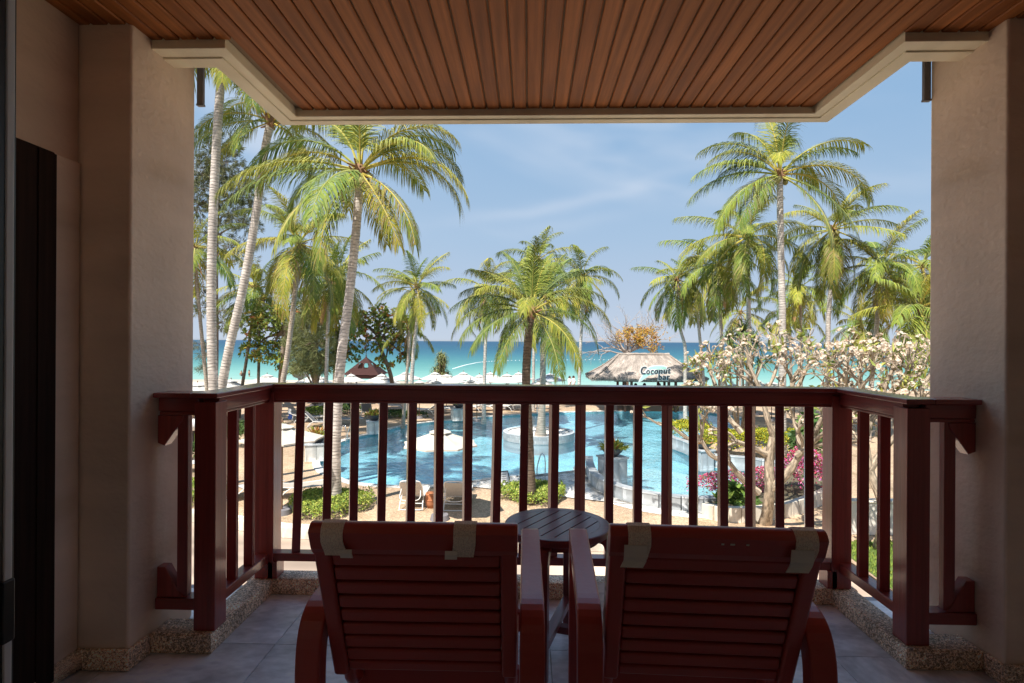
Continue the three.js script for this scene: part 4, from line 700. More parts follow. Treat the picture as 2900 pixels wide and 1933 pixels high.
function casuarina(label, o) {
  reseed(o.seed);
  const t = thing('casuarina_tree', label, 'tree', o.base), br = [], L = new Leaves(), pts = o.trunk.map((p) => p.clone().sub(o.base));
  part('trunk', tube(pts, (q) => mix(o.r, o.r * 0.25, q), 30, 8), M.bark, t);
  const c = new THREE.CatmullRomCurve3(pts);
  for (const [x, y, d, rx, ry, n] of o.blobs) {
    const p0 = Z(x, y, d).sub(o.base); let q = clamp((p0.y - rx * 0.6) / pts[pts.length - 1].y, 0.1, 0.98); const s = c.getPointAt(q);
    br.push(tube([s, s.clone().lerp(p0, 0.5).add(V3(0, 0.2, 0)), p0], (u) => mix(o.r * 0.32, 0.02, u), 8, 5));
    for (let i = 0; i < n; i++) {
      const d0 = rdir(), e = p0.clone().add(V3(d0.x * rx, d0.y * ry, d0.z * rx).multiplyScalar(Math.pow(rnd(), 0.45)));
      if (i % 5 === 0) br.push(tube([p0.clone().lerp(e, 0.1), p0.clone().lerp(e, 0.6).add(V3(0, 0.12, 0)), e], 0.012, 4, 3));
      const ax = d0.clone().multiplyScalar(0.7).add(V3(rr(-0.2, 0.2), o.up ?? 0.15, rr(-0.2, 0.2))).normalize(), k0 = jitterMix(o.c0, o.c1, rnd());
      for (let m = 0; m < 16; m++) { const dir = ax.clone().add(rdir().multiplyScalar(0.6)).add(V3(0, -0.25, 0)).normalize(); L.card(e.clone().add(rdir().multiplyScalar(0.10)), dir, perp(dir), rr(0.22, 0.46), o.w ?? 0.016, tone(k0, 0.2)); }
    }
  }
  part('branches', br, M.bark, t); part('needles', L.build(), M.needle, t, 'stuff');
}
casuarina('tall feathery casuarina with an open crown behind the two tall trunks', { seed: 71, base: P(607, 1142).setY(-0.1), trunk: [P(607, 1142), Z(611, 960, 44), Z(612, 760, 44), Z(618, 560, 44), Z(622, 400, 44)], r: 0.28, c0: [0.075, 0.10, 0.04], c1: [0.23, 0.22, 0.10], w: 0.036, blobs: [[595, 430, 44, 1.2, 1.5, 130], [640, 460, 44, 1.3, 1.5, 150], [570, 490, 44, 1.3, 1.3, 150], [680, 520, 44, 1.5, 1.4, 170], [610, 540, 44, 1.6, 1.5, 190], [560, 580, 44, 1.4, 1.3, 150], [710, 560, 45, 1.1, 1.1, 90], [650, 600, 44, 1.7, 1.3, 170], [575, 660, 44, 1.2, 1.0, 80], [690, 640, 44, 1.3, 0.9, 80], [560, 730, 43, 1.1, 0.9, 60], [650, 700, 44, 1.5, 0.8, 70], [690, 735, 44, 1.2, 0.6, 45], [560, 810, 43, 1.0, 0.9, 55], [575, 870, 43, 0.9, 0.7, 40], [628, 880, 43, 0.9, 0.8, 45], [635, 915, 43, 0.6, 0.5, 25], [600, 380, 44, 0.7, 1.0, 45], [660, 410, 44, 0.6, 0.9, 45]] });
casuarina('dense dusty green casuarina with a stout trunk beside the slim palms', { seed: 72, base: P(892, 1140).setY(-0.1), trunk: [P(892, 1140), Z(894, 1050, 32), Z(888, 950, 32), Z(884, 850, 32)], r: 0.3, up: 0.5, c0: [0.11, 0.135, 0.05], c1: [0.27, 0.285, 0.12], w: 0.02, blobs: [[870, 930, 32, 1.0, 0.8, 190], [905, 900, 32, 0.9, 0.8, 170], [850, 975, 32, 0.9, 0.7, 160], [900, 975, 31.6, 1.1, 0.8, 210], [875, 1025, 31.8, 1.2, 0.6, 200], [915, 1030, 32, 0.9, 0.6, 140], [885, 865, 32, 0.7, 0.7, 110], [915, 830, 32.5, 0.7, 0.7, 80], [900, 780, 33, 0.8, 0.8, 80], [862, 1050, 31.6, 0.8, 0.35, 80]] });
casuarina('small sparse casuarina sapling left of the tallest trunk', { seed: 73, base: P(590, 1170).setY(-0.1), trunk: [P(590, 1170), Z(592, 1060, 40), Z(588, 1010, 40), Z(566, 970, 40)], r: 0.07, c0: [0.10, 0.11, 0.05], c1: [0.19, 0.18, 0.09], blobs: [[565, 975, 40, 0.45, 0.3, 26], [575, 1000, 40, 0.45, 0.3, 26], [582, 1040, 40, 0.35, 0.35, 22], [570, 1046, 40, 0.3, 0.2, 14]] });
function pandanus(label, o) {                // screw pine: bundles of long strap leaves
  reseed(o.seed);
  const t = thing('pandanus', label, 'shrub', o.base), L = new Leaves(), st = [];
  for (const [x, y, d, r, n] of o.heads) {
    const h = Z(x, y, d).sub(o.base); st.push(tube([V3(rr(-0.2, 0.2), 0, rr(-0.2, 0.2)), h.clone().multiplyScalar(0.6).add(V3(rr(-0.1, 0.1), 0, 0)), h], 0.05, 8, 6));
    for (let i = 0; i < n; i++) {
      const a = i * 2.4 + rr(-0.2, 0.2), e = mix(1.35, -0.35, Math.pow(i / n, 0.8)) + rr(-0.15, 0.15), d0 = V3(Math.cos(a) * Math.cos(e), Math.sin(e), Math.sin(a) * Math.cos(e)), s = V3(-Math.sin(a), 0, Math.cos(a)), l = r * rr(0.8, 1.15), w = r * 0.062, k = tone(jitterMix(o.c0, o.c1, rnd()), 0.15);
      let p = h.clone(), q = d0.clone();
      for (let m = 0; m < 4; m++) { const nx = p.clone().addScaledVector(q, l / 4), w0 = w * (1 - m * 0.18), w1 = w * (1 - (m + 1) * 0.24); L.quad(p.clone().addScaledVector(s, w0), nx.clone().addScaledVector(s, w1), nx.clone().addScaledVector(s, -w1), p.clone().addScaledVector(s, -w0), k); p = nx; q.add(V3(0, -0.42 - m * 0.12, 0)).normalize(); }
    }
  }
  part('stems', st, M.barkPale, t); part('leaves', L.build(), M.leaf, t);
}
{ const hd = []; reseed(80); for (let i = 0; i < 26; i++) { const q = i / 25; hd.push([1250 + (rr(-1, 1)) * mix(6, 26, q), mix(1003, 1062, q), 52 + rr(-0.8, 0.8), rr(0.6, 0.85), 26]); }
  pandanus('cone-shaped screw pine rising behind the parasols left of the centre palm', { seed: 81, base: P(1250, 1118).setY(0), heads: hd, c0: [0.09, 0.13, 0.03], c1: [0.28, 0.28, 0.09] }); }
pandanus('large screw pine with dark green strap leaves behind the frangipani', { seed: 82, base: P(2095, 1250).setY(0), heads: [[2105, 940, 26, 1.0, 60], [2060, 960, 26, 0.8, 46], [2140, 975, 26, 0.8, 46], [2030, 1010, 25.6, 0.7, 40], [2090, 1000, 25.5, 0.8, 50], [2150, 1030, 26, 0.7, 40], [2045, 1050, 25.5, 0.7, 40]], c0: [0.045, 0.10, 0.035], c1: [0.20, 0.24, 0.06] });

function shrub(name, label, cat, c, rx, ry, h, n, leaf, cols, o = {}) {   // a clipped or loose mound of many small leaves
  reseed(o.seed ?? Math.round(c.x * 100));
  const t = thing(name, label, cat, c), L = new Leaves();
  for (let i = 0; i < n; i++) {
    const a = rr(0, 6.283), u = Math.pow(rnd(), 0.5), bump = 1 + 0.14 * Math.sin(a * 3 + (o.seed ?? 0)) + 0.07 * Math.sin(a * 7), up = Math.pow(Math.max(0, 1 - Math.pow(u, o.sq ?? 3)), 0.55), dep = Math.pow(rnd(), 3) * 0.3;
    const p = V3(Math.cos(a) * rx * u * bump, 0.02 + h * (up * (1 - dep) * (0.86 + 0.24 * fbm((Math.cos(a) * u + 2) / 4, (Math.sin(a) * u + 2) / 4, 12, 12, 2, 5))) + (u > 0.9 ? rr(0, h * 0.45) : 0), Math.sin(a) * ry * u * bump);
    const out = V3(Math.cos(a) * u * 0.9, 0.75 + 0.5 * (1 - u), Math.sin(a) * u * 0.9).normalize(), dir = perp(out).addScaledVector(out, rr(-0.1, 0.9)).normalize();
    L.card(p, dir, perp(dir), leaf * rr(0.7, 1.3), leaf * rr(0.4, 0.62), tone(cols[Math.floor(Math.pow(rnd(), o.pow ?? 1) * cols.length)], 0.22));
  }
  part('foliage', L.build(), o.mat ?? M.leaf, t, 'stuff');
  part('branches', [0, 1, 2, 3, 4].map((k) => tube([V3(0, 0, 0), V3(Math.cos(k * 1.3) * rx * 0.4, h * 0.35, Math.sin(k * 1.3) * ry * 0.4), V3(Math.cos(k * 1.3) * rx * 0.6, h * 0.6, Math.sin(k * 1.3) * ry * 0.6)], 0.02, 5, 5)), M.bark, t);
  return t;
}
const G3 = [[0.12, 0.20, 0.02], [0.22, 0.32, 0.035], [0.34, 0.42, 0.06], [0.46, 0.48, 0.09]];
const GD = [[0.03, 0.075, 0.015], [0.06, 0.12, 0.02], [0.10, 0.16, 0.025]];
shrub('round_hedge', 'round clipped hedge at the foot of the large left palm', 'hedge', P(932, 1440).setY(0), 1.18, 1.08, 0.5, 9500, 0.075, G3, { seed: 91 });
shrub('round_hedge', 'round clipped hedge at the foot of the centre palm', 'hedge', P(1511, 1410).setY(0), 1.06, 0.92, 0.46, 8000, 0.075, G3, { seed: 92 });
shrub('round_hedge', 'clipped hedge by the left column beside the near lounger', 'hedge', P(530, 1418).setY(0), 1.15, 0.85, 0.62, 5500, 0.08, G3, { seed: 93 });
shrub('round_hedge', 'tall green hedge beyond the left railing posts', 'hedge', P(700, 1262).setY(0), 0.75, 0.9, 1.1, 4500, 0.1, GD, { seed: 94, sq: 6 });
shrub('round_hedge', 'dark low hedge by the white lounger at far left', 'hedge', P(548, 1305).setY(0), 0.8, 0.7, 0.7, 2600, 0.1, GD, { seed: 95 });
shrub('planting_bed', 'oval bed of low green plants on the left far deck', 'shrub', P(1128, 1181).setY(0), 1.7, 0.85, 0.42, 2600, 0.13, GD, { seed: 96 });
shrub('planting_bed', 'green plants behind the grey lounger left of the thick trunk', 'shrub', P(902, 1180).setY(0), 1.2, 0.8, 0.62, 1800, 0.14, G3, { seed: 97 });
shrub('planting_bed', 'green plants right of the dark grey lounger', 'shrub', P(985, 1170).setY(0), 1.0, 0.8, 0.6, 1300, 0.14, GD, { seed: 98 });
shrub('round_hedge', 'dark hedge at far left on the beach edge', 'hedge', P(556, 1180).setY(0), 1.5, 0.9, 1.0, 2200, 0.14, GD, { seed: 99, sq: 6 });
shrub('beach_shrub', 'small upright shrub beside the left column above the rail', 'shrub', P(548, 1185).setY(0), 0.35, 0.35, 2.1, 300, 0.3, [[0.25, 0.24, 0.06], [0.12, 0.17, 0.03], [0.35, 0.2, 0.08]], { seed: 100, sq: 1.2 });
const YH = [[0.22, 0.27, 0.012], [0.42, 0.40, 0.012], [0.52, 0.45, 0.015], [0.13, 0.19, 0.015]];
shrub('yellow_hedge', 'bright yellow clipped hedge at the nose of the grey pool wall', 'hedge', P(1950, 1252).setY(0.25), 0.95, 1.1, 0.75, 5200, 0.1, YH, { seed: 101, sq: 6 });
shrub('yellow_hedge', 'bright yellow clipped hedge behind the frangipani limbs', 'hedge', P(2068, 1292).setY(0.25), 1.35, 0.9, 0.85, 6500, 0.1, YH, { seed: 102, sq: 6 });
shrub('yellow_hedge', 'bright yellow clipped hedge right of the frangipani trunk', 'hedge', P(2205, 1300).setY(0.3), 1.3, 1.0, 0.95, 6000, 0.1, YH, { seed: 103, sq: 6 });
const BG = [[0.68, 0.045, 0.19], [0.76, 0.10, 0.33], [0.74, 0.24, 0.42], [0.10, 0.17, 0.03], [0.16, 0.22, 0.04], [0.66, 0.035, 0.11], [0.74, 0.46, 0.50]];
shrub('bougainvillea', 'loose pink bougainvillea left of the frangipani trunk', 'flowering shrub', P(2060, 1420).setY(0.2), 1.2, 0.7, 0.75, 2600, 0.08, BG, { seed: 104, mat: M.petal, sq: 1.5 });
shrub('bougainvillea', 'red pink bougainvillea just right of the frangipani trunk', 'flowering shrub', P(2168, 1408).setY(0.35), 0.45, 0.5, 0.6, 1200, 0.085, BG, { seed: 105, mat: M.petal });
shrub('bougainvillea', 'tall magenta bougainvillea in the curved white planter', 'flowering shrub', P(2278, 1420).setY(0.4), 0.85, 0.7, 1.35, 4400, 0.08, [...BG, [0.62, 0.22, 0.5]], { seed: 106, mat: M.petal, sq: 1.6 });
shrub('fern_clump', 'green spiky plant in front of the frangipani trunk', 'plant', P(2082, 1452).setY(0), 0.5, 0.4, 0.75, 420, 0.3, [[0.08, 0.16, 0.02], [0.16, 0.24, 0.03]], { seed: 107, sq: 1.5 });
shrub('frangipani_shoot', 'dark green leafy shoot right of the yellow hedge', 'plant', P(2290, 1330).setY(0.3), 0.6, 0.5, 1.9, 420, 0.36, [[0.05, 0.12, 0.02], [0.1, 0.17, 0.03]], { seed: 108, sq: 1.3 });
{ // planter kerb of pale stones
  reseed(110);
  const t = thing('curved_planter', 'curved pale planter kerb round the bougainvillea and frangipani', 'planter'), c = new THREE.CatmullRomCurve3([[1992, 1462], [2040, 1474], [2110, 1476], [2180, 1470], [2240, 1458], [2300, 1436], [2345, 1412], [2360, 1385]].map(([x, y]) => P(x, y))), n = 20;
  for (let i = 0; i < n; i++) { const a = c.getPointAt(i / n), b = c.getPointAt((i + 1) / n), s = part('kerb_stone', bx(a.distanceTo(b) - 0.008, 0.42, 0.2, 0, 0.2, 0, 0.015), M.planterWall, t); s.position.set((a.x + b.x) / 2, 0, (a.z + b.z) / 2); s.rotation.y = -Math.atan2(b.z - a.z, b.x - a.x); }
  part('soil', flat(new THREE.ShapeGeometry(outline([...c.getPoints(24), P(2330, 1350), P(2180, 1370), P(2040, 1420)])), 0.34), M.soil, t);
}

/* ───────────── frangipani trees: forking blunt limbs, white flower heads at the tips ───────────── */
const flowerCache = [];
function blossomHead(L, p, up, size) {
  const n = 3 + Math.floor(rr(3, 8));
  for (let i = 0; i < n; i++) {
    const d = up.clone().add(rdir().multiplyScalar(0.9)).normalize(), c = p.clone().addScaledVector(d, size * rr(0.5, 1)), u = perp(d), w = d.clone().cross(u), s = size * rr(0.42, 0.6);
    for (let k = 0; k < 5; k++) { const a = k * 1.2566, q = u.clone().multiplyScalar(Math.cos(a)).addScaledVector(w, Math.sin(a)), q2 = u.clone().multiplyScalar(Math.cos(a + 1.0)).addScaledVector(w, Math.sin(a + 1.0)); L.tri(c, c.clone().addScaledVector(q, s).addScaledVector(d, s * 0.35), c.clone().addScaledVector(q2, s * 0.9).addScaledVector(d, s * 0.3), rnd() < 0.22 ? tone([0.66, 0.44, 0.32], 0.1) : tone([0.80, 0.70, 0.56], 0.08)); }
  }
}
function frangipani(label, o) {
  reseed(o.seed);
  const t = thing('frangipani_tree', label, 'tree', o.base), br = [], B = new Leaves(), L = new Leaves();
  const grow = (p, dir, r, depth, len, b) => {
    const end = p.clone().addScaledVector(dir, len), mid = p.clone().lerp(end, 0.5).add(rdir().multiplyScalar(len * 0.12));
    br.push(tube([p, mid, end], (q) => mix(r, r * 0.82, q) * (1 + 0.05 * Math.sin(q * 9)), depth < 2 ? 10 : 5, depth < 2 ? 9 : 6));
    const C = o.bound(end);
    if (depth >= o.depth || C > 1 || (depth >= 2 && rnd() < 0.14)) {
      const up = dir.clone().add(V3(0, 0.35, 0)).normalize();
      br.push(new THREE.SphereGeometry(r * 1.05, 6, 5).translate(end.x, end.y, end.z));
      if (rnd() < o.flower * smooth(o.fy[0], o.fy[1], end.y)) blossomHead(B, end.clone().addScaledVector(up, 0.03), up, rr(0.06, 0.105));
      const nl = rnd() < o.leafy ? 2 + Math.floor(rr(0, 5)) : 0;
      for (let i = 0; i < nl; i++) { const d = up.clone().multiplyScalar(0.5).add(rdir()).normalize(), k = tone(jitterMix([0.12, 0.19, 0.03], [0.42, 0.40, 0.08], rnd()), 0.15); L.leaf(end, d, perp(d), rr(0.16, 0.3), rr(0.05, 0.085), k); }
      return;
    }
    const n = rnd() < 0.35 ? 3 : 2, ax = perp(dir), off = rr(0, 6.28);
    for (let i = 0; i < n; i++) { const q = new THREE.Quaternion().setFromAxisAngle(dir, off + i / n * 6.283), side = ax.clone().applyQuaternion(q), nd = dir.clone().multiplyScalar(0.72).addScaledVector(side, rr(0.5, 0.85)).add(V3(0, o.rise * (depth > 2 ? 0.5 : 1), 0)).addScaledVector(o.pull(end), 0.22).normalize(); grow(end, nd, r * rr(0.6, 0.7), depth + 1, len * rr(0.62, 0.86), b); }
  };
  const main = o.trunk.map((p) => p.clone().sub(o.base));
  part('trunk', tube(main, (q, a) => mix(o.r, o.r * 0.72, q) * (1 + 0.1 * Math.sin(a * 3 + q * 8) + 0.3 * Math.exp(-q * 9)), 30, 12), M.barkPale, t);
  for (const [s, e, r, d0, l0] of o.limbs) {
    const a = s.clone().sub(o.base), b = e.clone().sub(o.base), m = a.clone().lerp(b, 0.5).add(V3(rr(-0.1, 0.1), rr(-0.16, 0.08), rr(-0.1, 0.1)));
    br.push(tube([a, m, b], (q) => mix(r, r * 0.7, q) * (1 + 0.08 * Math.sin(q * 14)), 14, 9));
    const dir = b.clone().sub(m).normalize();
    for (let i = 0; i < 3; i++) grow(b, dir.clone().add(rdir().multiplyScalar(0.75)).add(V3(0, o.rise, 0)).normalize(), r * 0.5, d0, l0 ?? 0.55, 0);
  }
  part('branches', br, M.barkPale, t); part('blossoms', B.build(), M.petal, t, 'stuff'); part('leaves', L.build(), M.leaf, t, 'stuff');
}
{
  const base = P(2165, 1482).setY(-0.05), zc = 15.2;
  const ell = (cx, cy, d, rx, ry, rz) => { const c = Z(cx, cy, d).sub(base); return (p) => { const q = p.clone().sub(c); return (q.x / rx) ** 2 + (q.y / ry) ** 2 + (q.z / rz) ** 2; }; };
  const f0 = Z(2180, 1385, 15.4), f1 = Z(2178, 1290, 15.3), f2 = Z(2190, 1235, 15.2);
  frangipani('spreading frangipani with white blossom and knotty trunk outside the right half of the railing', {
    seed: 121, base, trunk: [base, Z(2175, 1430, 15.6), f0, f1, f2], r: 0.15, depth: 5, flower: 0.62, leafy: 0.3, rise: 0.14, fy: [0.4, 2.6],
    bound: ell(2270, 1110, 15.2, 3.0, 1.65, 2.4), pull: (p) => V3(Math.sign(p.x) * 0.4, 0.3, 0),
    limbs: [[f0, Z(2270, 1275, 14.9), 0.12, 1, 0.62], [Z(2270, 1275, 14.9), Z(2330, 1180, 14.6), 0.09, 1, 0.6], [Z(2255, 1290, 14.9), Z(2345, 1215, 14.3), 0.075, 2, 0.5], [f1, Z(2085, 1250, 15), 0.085, 1, 0.5], [Z(2150, 1395, 15.4), Z(2065, 1310, 15.3), 0.09, 1, 0.45], [Z(2065, 1310, 15.3), Z(1985, 1245, 15.3), 0.07, 1, 0.5], [Z(1990, 1250, 15.3), Z(1900, 1205, 15.4), 0.05, 2, 0.45], [Z(1900, 1205, 15.4), Z(1830, 1180, 15.6), 0.035, 3, 0.35], [f2, Z(2160, 1130, 15.2), 0.09, 1, 0.55], [f2, Z(2230, 1140, 15.4), 0.09, 1, 0.55], [Z(2100, 1225, 15.1), Z(2030, 1130, 15.4), 0.08, 1, 0.5], [Z(2040, 1140, 15.4), Z(2010, 1050, 15.6), 0.06, 2, 0.45], [Z(2030, 1120, 15.6), Z(1985, 1080, 15.8), 0.04, 3, 0.3], [Z(2160, 1130, 15.2), Z(2120, 1030, 15.3), 0.06, 2, 0.5], [Z(2230, 1140, 15.4), Z(2290, 1030, 15.3), 0.06, 2, 0.5], [Z(2330, 1180, 14.6), Z(2390, 1060, 14.8), 0.06, 2, 0.5], [Z(2160, 1130, 15.2), Z(2210, 1000, 15.4), 0.05, 2, 0.5]] });
  const b2 = P(2480, 1545).setY(-0.25);
  const g0 = Z(2462, 1330, 13.2), g1 = Z(2448, 1240, 13.2);
  frangipani('second frangipani packed with blossom beside the right column', {
    seed: 122, base: b2, trunk: [b2, Z(2500, 1440, 13.2), g0, g1], r: 0.11, depth: 5, flower: 0.62, leafy: 0.28, rise: 0.2, fy: [2.4, 4.4],
    bound: ((c) => (p) => { const q = p.clone().sub(c); return (q.x / 2.6) ** 2 + (q.y / 0.98) ** 2 + (q.z / 1.8) ** 2; })(Z(2540, 1105, 13.2).sub(b2)), pull: (p) => V3(0.25, 0.15, 0),
    limbs: [[g0, Z(2540, 1230, 13), 0.085, 1, 0.5], [g1, Z(2440, 1140, 13.2), 0.08, 1, 0.5], [g1, Z(2500, 1150, 13.4), 0.08, 1, 0.5], [Z(2540, 1230, 13), Z(2600, 1130, 12.8), 0.07, 1, 0.5], [Z(2440, 1140, 13.2), Z(2400, 1080, 13.5), 0.06, 2, 0.45], [Z(2500, 1150, 13.4), Z(2530, 1040, 13.3), 0.06, 2, 0.45], [Z(2540, 1230, 13), Z(2560, 1120, 13.6), 0.06, 2, 0.45], [Z(2500, 1150, 13.4), Z(2570, 1060, 13), 0.05, 2, 0.45], [Z(2440, 1140, 13.2), Z(2470, 1060, 12.8), 0.05, 2, 0.45], [Z(2600, 1130, 12.8), Z(2650, 1040, 12.8), 0.05, 2, 0.45], [Z(2462, 1330, 13.2), Z(2410, 1210, 13.8), 0.05, 2, 0.4]] });
}
{ // nearly bare tree with yellow leaves behind the bar roof
  reseed(125);
  const base = P(1775, 1120).setY(-0.1), t = thing('yellow_leaf_tree', 'nearly bare tree with yellow orange leaves behind the thatched bar', 'tree', base), br = [], L = new Leaves();
  const d = 47, top = Z(1775, 1000, d).sub(base);
  part('trunk', tube([V3(0, 0, 0), top.clone().multiplyScalar(0.6), top], (q) => mix(0.2, 0.12, q), 14, 8), M.twigGrey, t);
  const grow = (p, dir, len, r, k) => {
    const e = p.clone().addScaledVector(dir, len), m = p.clone().lerp(e, 0.5).add(V3(rr(-0.06, 0.06), rr(-0.08, 0.02), rr(-0.06, 0.06)).multiplyScalar(len));
    br.push(tube([p, m, e], (q) => mix(r, r * 0.6, q), 5, 4));
    const px = e.x / (FPX / d / 1) ;
    if (k >= 2 && Math.hypot((e.x - 0.35) / 2.4, (e.y - top.y - 1.0) / 1.3) < 1 && rnd() < 0.8) for (let i = 0; i < 9; i++) { const q = rdir().add(V3(0, 0.3, 0)).normalize(); L.card(e.clone().add(rdir().multiplyScalar(0.22)), q, perp(q), rr(0.1, 0.19), rr(0.06, 0.11), tone(rnd() < 0.75 ? [0.52, 0.31, 0.045] : rnd() < 0.5 ? [0.48, 0.17, 0.04] : [0.3, 0.28, 0.05], 0.2)); }
    if (k < 5) { const n = k === 0 ? 3 : 2; for (let i = 0; i < n; i++) grow(e, dir.clone().multiplyScalar(0.9).add(rdir().multiplyScalar(0.55)).add(V3(0, 0.06, 0)).normalize(), len * rr(0.6, 0.82), r * 0.62, k + 1); }
  };
  for (const [x, y] of [[1690, 960], [1720, 930], [1760, 905], [1800, 915], [1850, 930], [1885, 955], [1670, 985], [1740, 950], [1820, 950], [1770, 930], [1795, 950], [1745, 972], [1782, 968], [1815, 978], [1840, 965], [1725, 960]]) { const e = Z(x, y, d + rr(-1.2, 1.2)).sub(base), dir = e.clone().sub(top), l = dir.length(); grow(top, dir.normalize(), l * 0.45, 0.075, 0); }
  part('branches', br, M.twigGrey, t); part('leaves', L.build(), M.leaf, t, 'stuff');
}

/* ───────────── thatched bar and pyramid-roofed pavilion ───────────── */
{
  reseed(131);
  const c = P(1812, 1156), d = 42.8, cx = Z(1822, 1000, d).x, t = thing('thatched_bar', 'open beach bar under a grey hipped thatched roof', 'beach bar', [cx, 0, -d]);
  const hx = 4.05, hz = 2.5, ye = 2.42, yr = 4.1, rx = 1.82;
  const roof = new THREE.Group(); roof.name = 'roof'; t.add(roof);
  const face = (a, b, c2, d2, nu, nv) => {         // slope from eave a-b up to ridge d2-c2, slightly sagging and lumpy
    const pos = [], uv = [], idx = [];
    for (let j = 0; j <= nv; j++) for (let i = 0; i <= nu; i++) { const u = i / nu, v = j / nv, lo = a.clone().lerp(b, u), hi = d2.clone().lerp(c2, u), p = lo.lerp(hi, v); const edge = Math.min(1, 6 * Math.min(u, 1 - u, v + 0.15, 1)); p.y += -0.22 * Math.sin(Math.PI * v) * 0.6 + 0.07 * (fbm(u, v, 14, 8, 3, 7 + Math.round(a.x)) - 0.5) * edge - (v < 0.08 ? 0.05 : 0); pos.push(p.x, p.y, p.z); uv.push(u * a.distanceTo(b), v * 3.2); }
    for (let j = 0; j < nv; j++) for (let i = 0; i < nu; i++) { const q = j * (nu + 1) + i, r = q + nu + 1; idx.push(q, q + 1, r, r, q + 1, r + 1); }
    const g = new THREE.BufferGeometry(); g.setAttribute('position', new THREE.Float32BufferAttribute(pos, 3)); g.setAttribute('uv', new THREE.Float32BufferAttribute(uv, 2)); g.setIndex(idx); g.computeVertexNormals(); return g;
  };
  const A = V3(-hx, ye, hz), B = V3(hx, ye, hz), C = V3(hx, ye, -hz), E = V3(-hx, ye, -hz), R0 = V3(-rx, yr, 0), R1 = V3(rx, yr, 0);
  part('thatch_slope', face(A, B, R1, R0, 40, 16), M.thatch, roof); part('thatch_slope', face(C, E, R0, R1, 40, 16), M.thatch, roof); part('thatch_slope', face(E, A, R0, R0, 26, 16), M.thatch, roof); part('thatch_slope', face(B, C, R1, R1, 26, 16), M.thatch, roof);
  part('ridge_roll', [tube([R0.clone().add(V3(-0.1, 0, 0)), R1.clone().add(V3(0.1, 0, 0))], (q) => 0.11 + 0.012 * Math.sin(q * 40), 24, 8), ...[[A, R0], [B, R1], [C, R1], [E, R0]].map(([p, q]) => tube([p.clone().add(V3(0, 0.02, 0)), p.clone().lerp(q, 0.5).add(V3(0, -0.1, 0)), q], (w) => 0.075 + 0.012 * Math.sin(w * 50), 24, 7))], M.thatch, roof);
  part('soffit', [bx(hx * 2 - 0.3, 0.05, hz * 2 - 0.3, 0, ye - 0.14, 0, 0.01)], M.straw, roof);
  const S = new Leaves(); for (let i = 0; i < 5200; i++) { const q = rr(0, 4), e = [[A, B], [B, C], [C, E], [E, A]][Math.floor(q)], p = e[0].clone().lerp(e[1], q % 1), inw = V3(-p.x, 0, -p.z).normalize().multiplyScalar(rr(0, 0.3)), dir = V3(rr(-0.2, 0.2) - inw.x * 0.2, -1, rr(-0.2, 0.2) - inw.z * 0.2).normalize(); p.add(inw).add(V3(0, inw.length() * 0.5 + 0.03, 0)); const k = rr(0.45, 1.0); S.card(p, dir, perp(dir), rr(0.14, 0.34), 0.035, [k, k, k]); }
  part('straw_fringe', S.build(), std([0.55, 0.49, 0.44], 1, { vertexColors: true, side: THREE.DoubleSide }), roof, 'stuff');
  for (const x of [-1.62, -1.2, 1.45, 2.0]) for (const z of [1.7, -1.7]) part('post', bx(0.17, 2.45, 0.17, x * 1.0, 1.22, z + (Math.abs(x) < 1.5 ? 0.12 : -0.12), 0.01), M.darkWood, t);
  part('beam', bx(5.2, 0.14, 0.14, 0.2, 2.22, 1.72, 0.01), M.darkWood, t); part('beam', bx(5.2, 0.14, 0.14, 0.2, 2.22, -1.72, 0.01), M.darkWood, t);
  part('counter', bx(4.4, 1.05, 0.5, 0.1, 0.525, 1.1, 0.02), M.darkWood, t); part('counter_top', bx(4.6, 0.06, 0.7, 0.1, 1.08, 1.1, 0.015), M.poleWood, t);
  // the sign on the slope
  const font = await new FontLoader().loadAsync('fonts/droid/droid_sans_bold.typeface.json');
  const s = thing('bar_sign', 'white and aqua Coconut bar sign fixed to the thatched roof', 'sign', Z(1848, 1057, 40.05), 0.0);
  const sw = new THREE.Shape(); sw.moveTo(-0.95, -0.58); sw.bezierCurveTo(-0.72, -0.2, -0.55, 0.15, -0.28, 0.40); sw.bezierCurveTo(0.1, 0.58, 0.6, 0.56, 0.95, 0.47); sw.lineTo(0.93, 0.2); sw.bezierCurveTo(0.5, 0.05, 0.1, -0.02, -0.30, -0.13); sw.bezierCurveTo(-0.5, -0.28, -0.72, -0.45, -0.95, -0.58);
  part('swoosh_border', new THREE.ExtrudeGeometry(sw, { depth: 0.02, bevelEnabled: true, bevelSize: 0.05, bevelThickness: 0.004, bevelSegments: 1 }), M.white, s);
  part('swoosh', new THREE.ExtrudeGeometry(sw, { depth: 0.02, bevelEnabled: false }), M.aqua, s).position.z = 0.012;
  const text = (str, size, x, y, skew) => { for (const [nm, mat, bev, z] of [['letter_border', M.white, 0.035, 0.03], ['letters', M.darkText, 0.0, 0.055]]) { const g = new TextGeometry(str, { font, size, depth: 0.015, curveSegments: 4, bevelEnabled: bev > 0, bevelSize: bev, bevelThickness: 0.003, bevelSegments: 1 }); g.applyMatrix4(new THREE.Matrix4().set(1, skew, 0, 0, 0.03, 1, 0, 0, 0, 0, 1, 0, 0, 0, 0, 1)); part(nm, g, mat, s).position.set(x, y, z); } };
  text('C', 0.52, -0.92, -0.05, 0.12); text('oconut', 0.37, -0.5, -0.04, 0.1); text('bar', 0.36, 0.34, -0.46, 0.08);
}
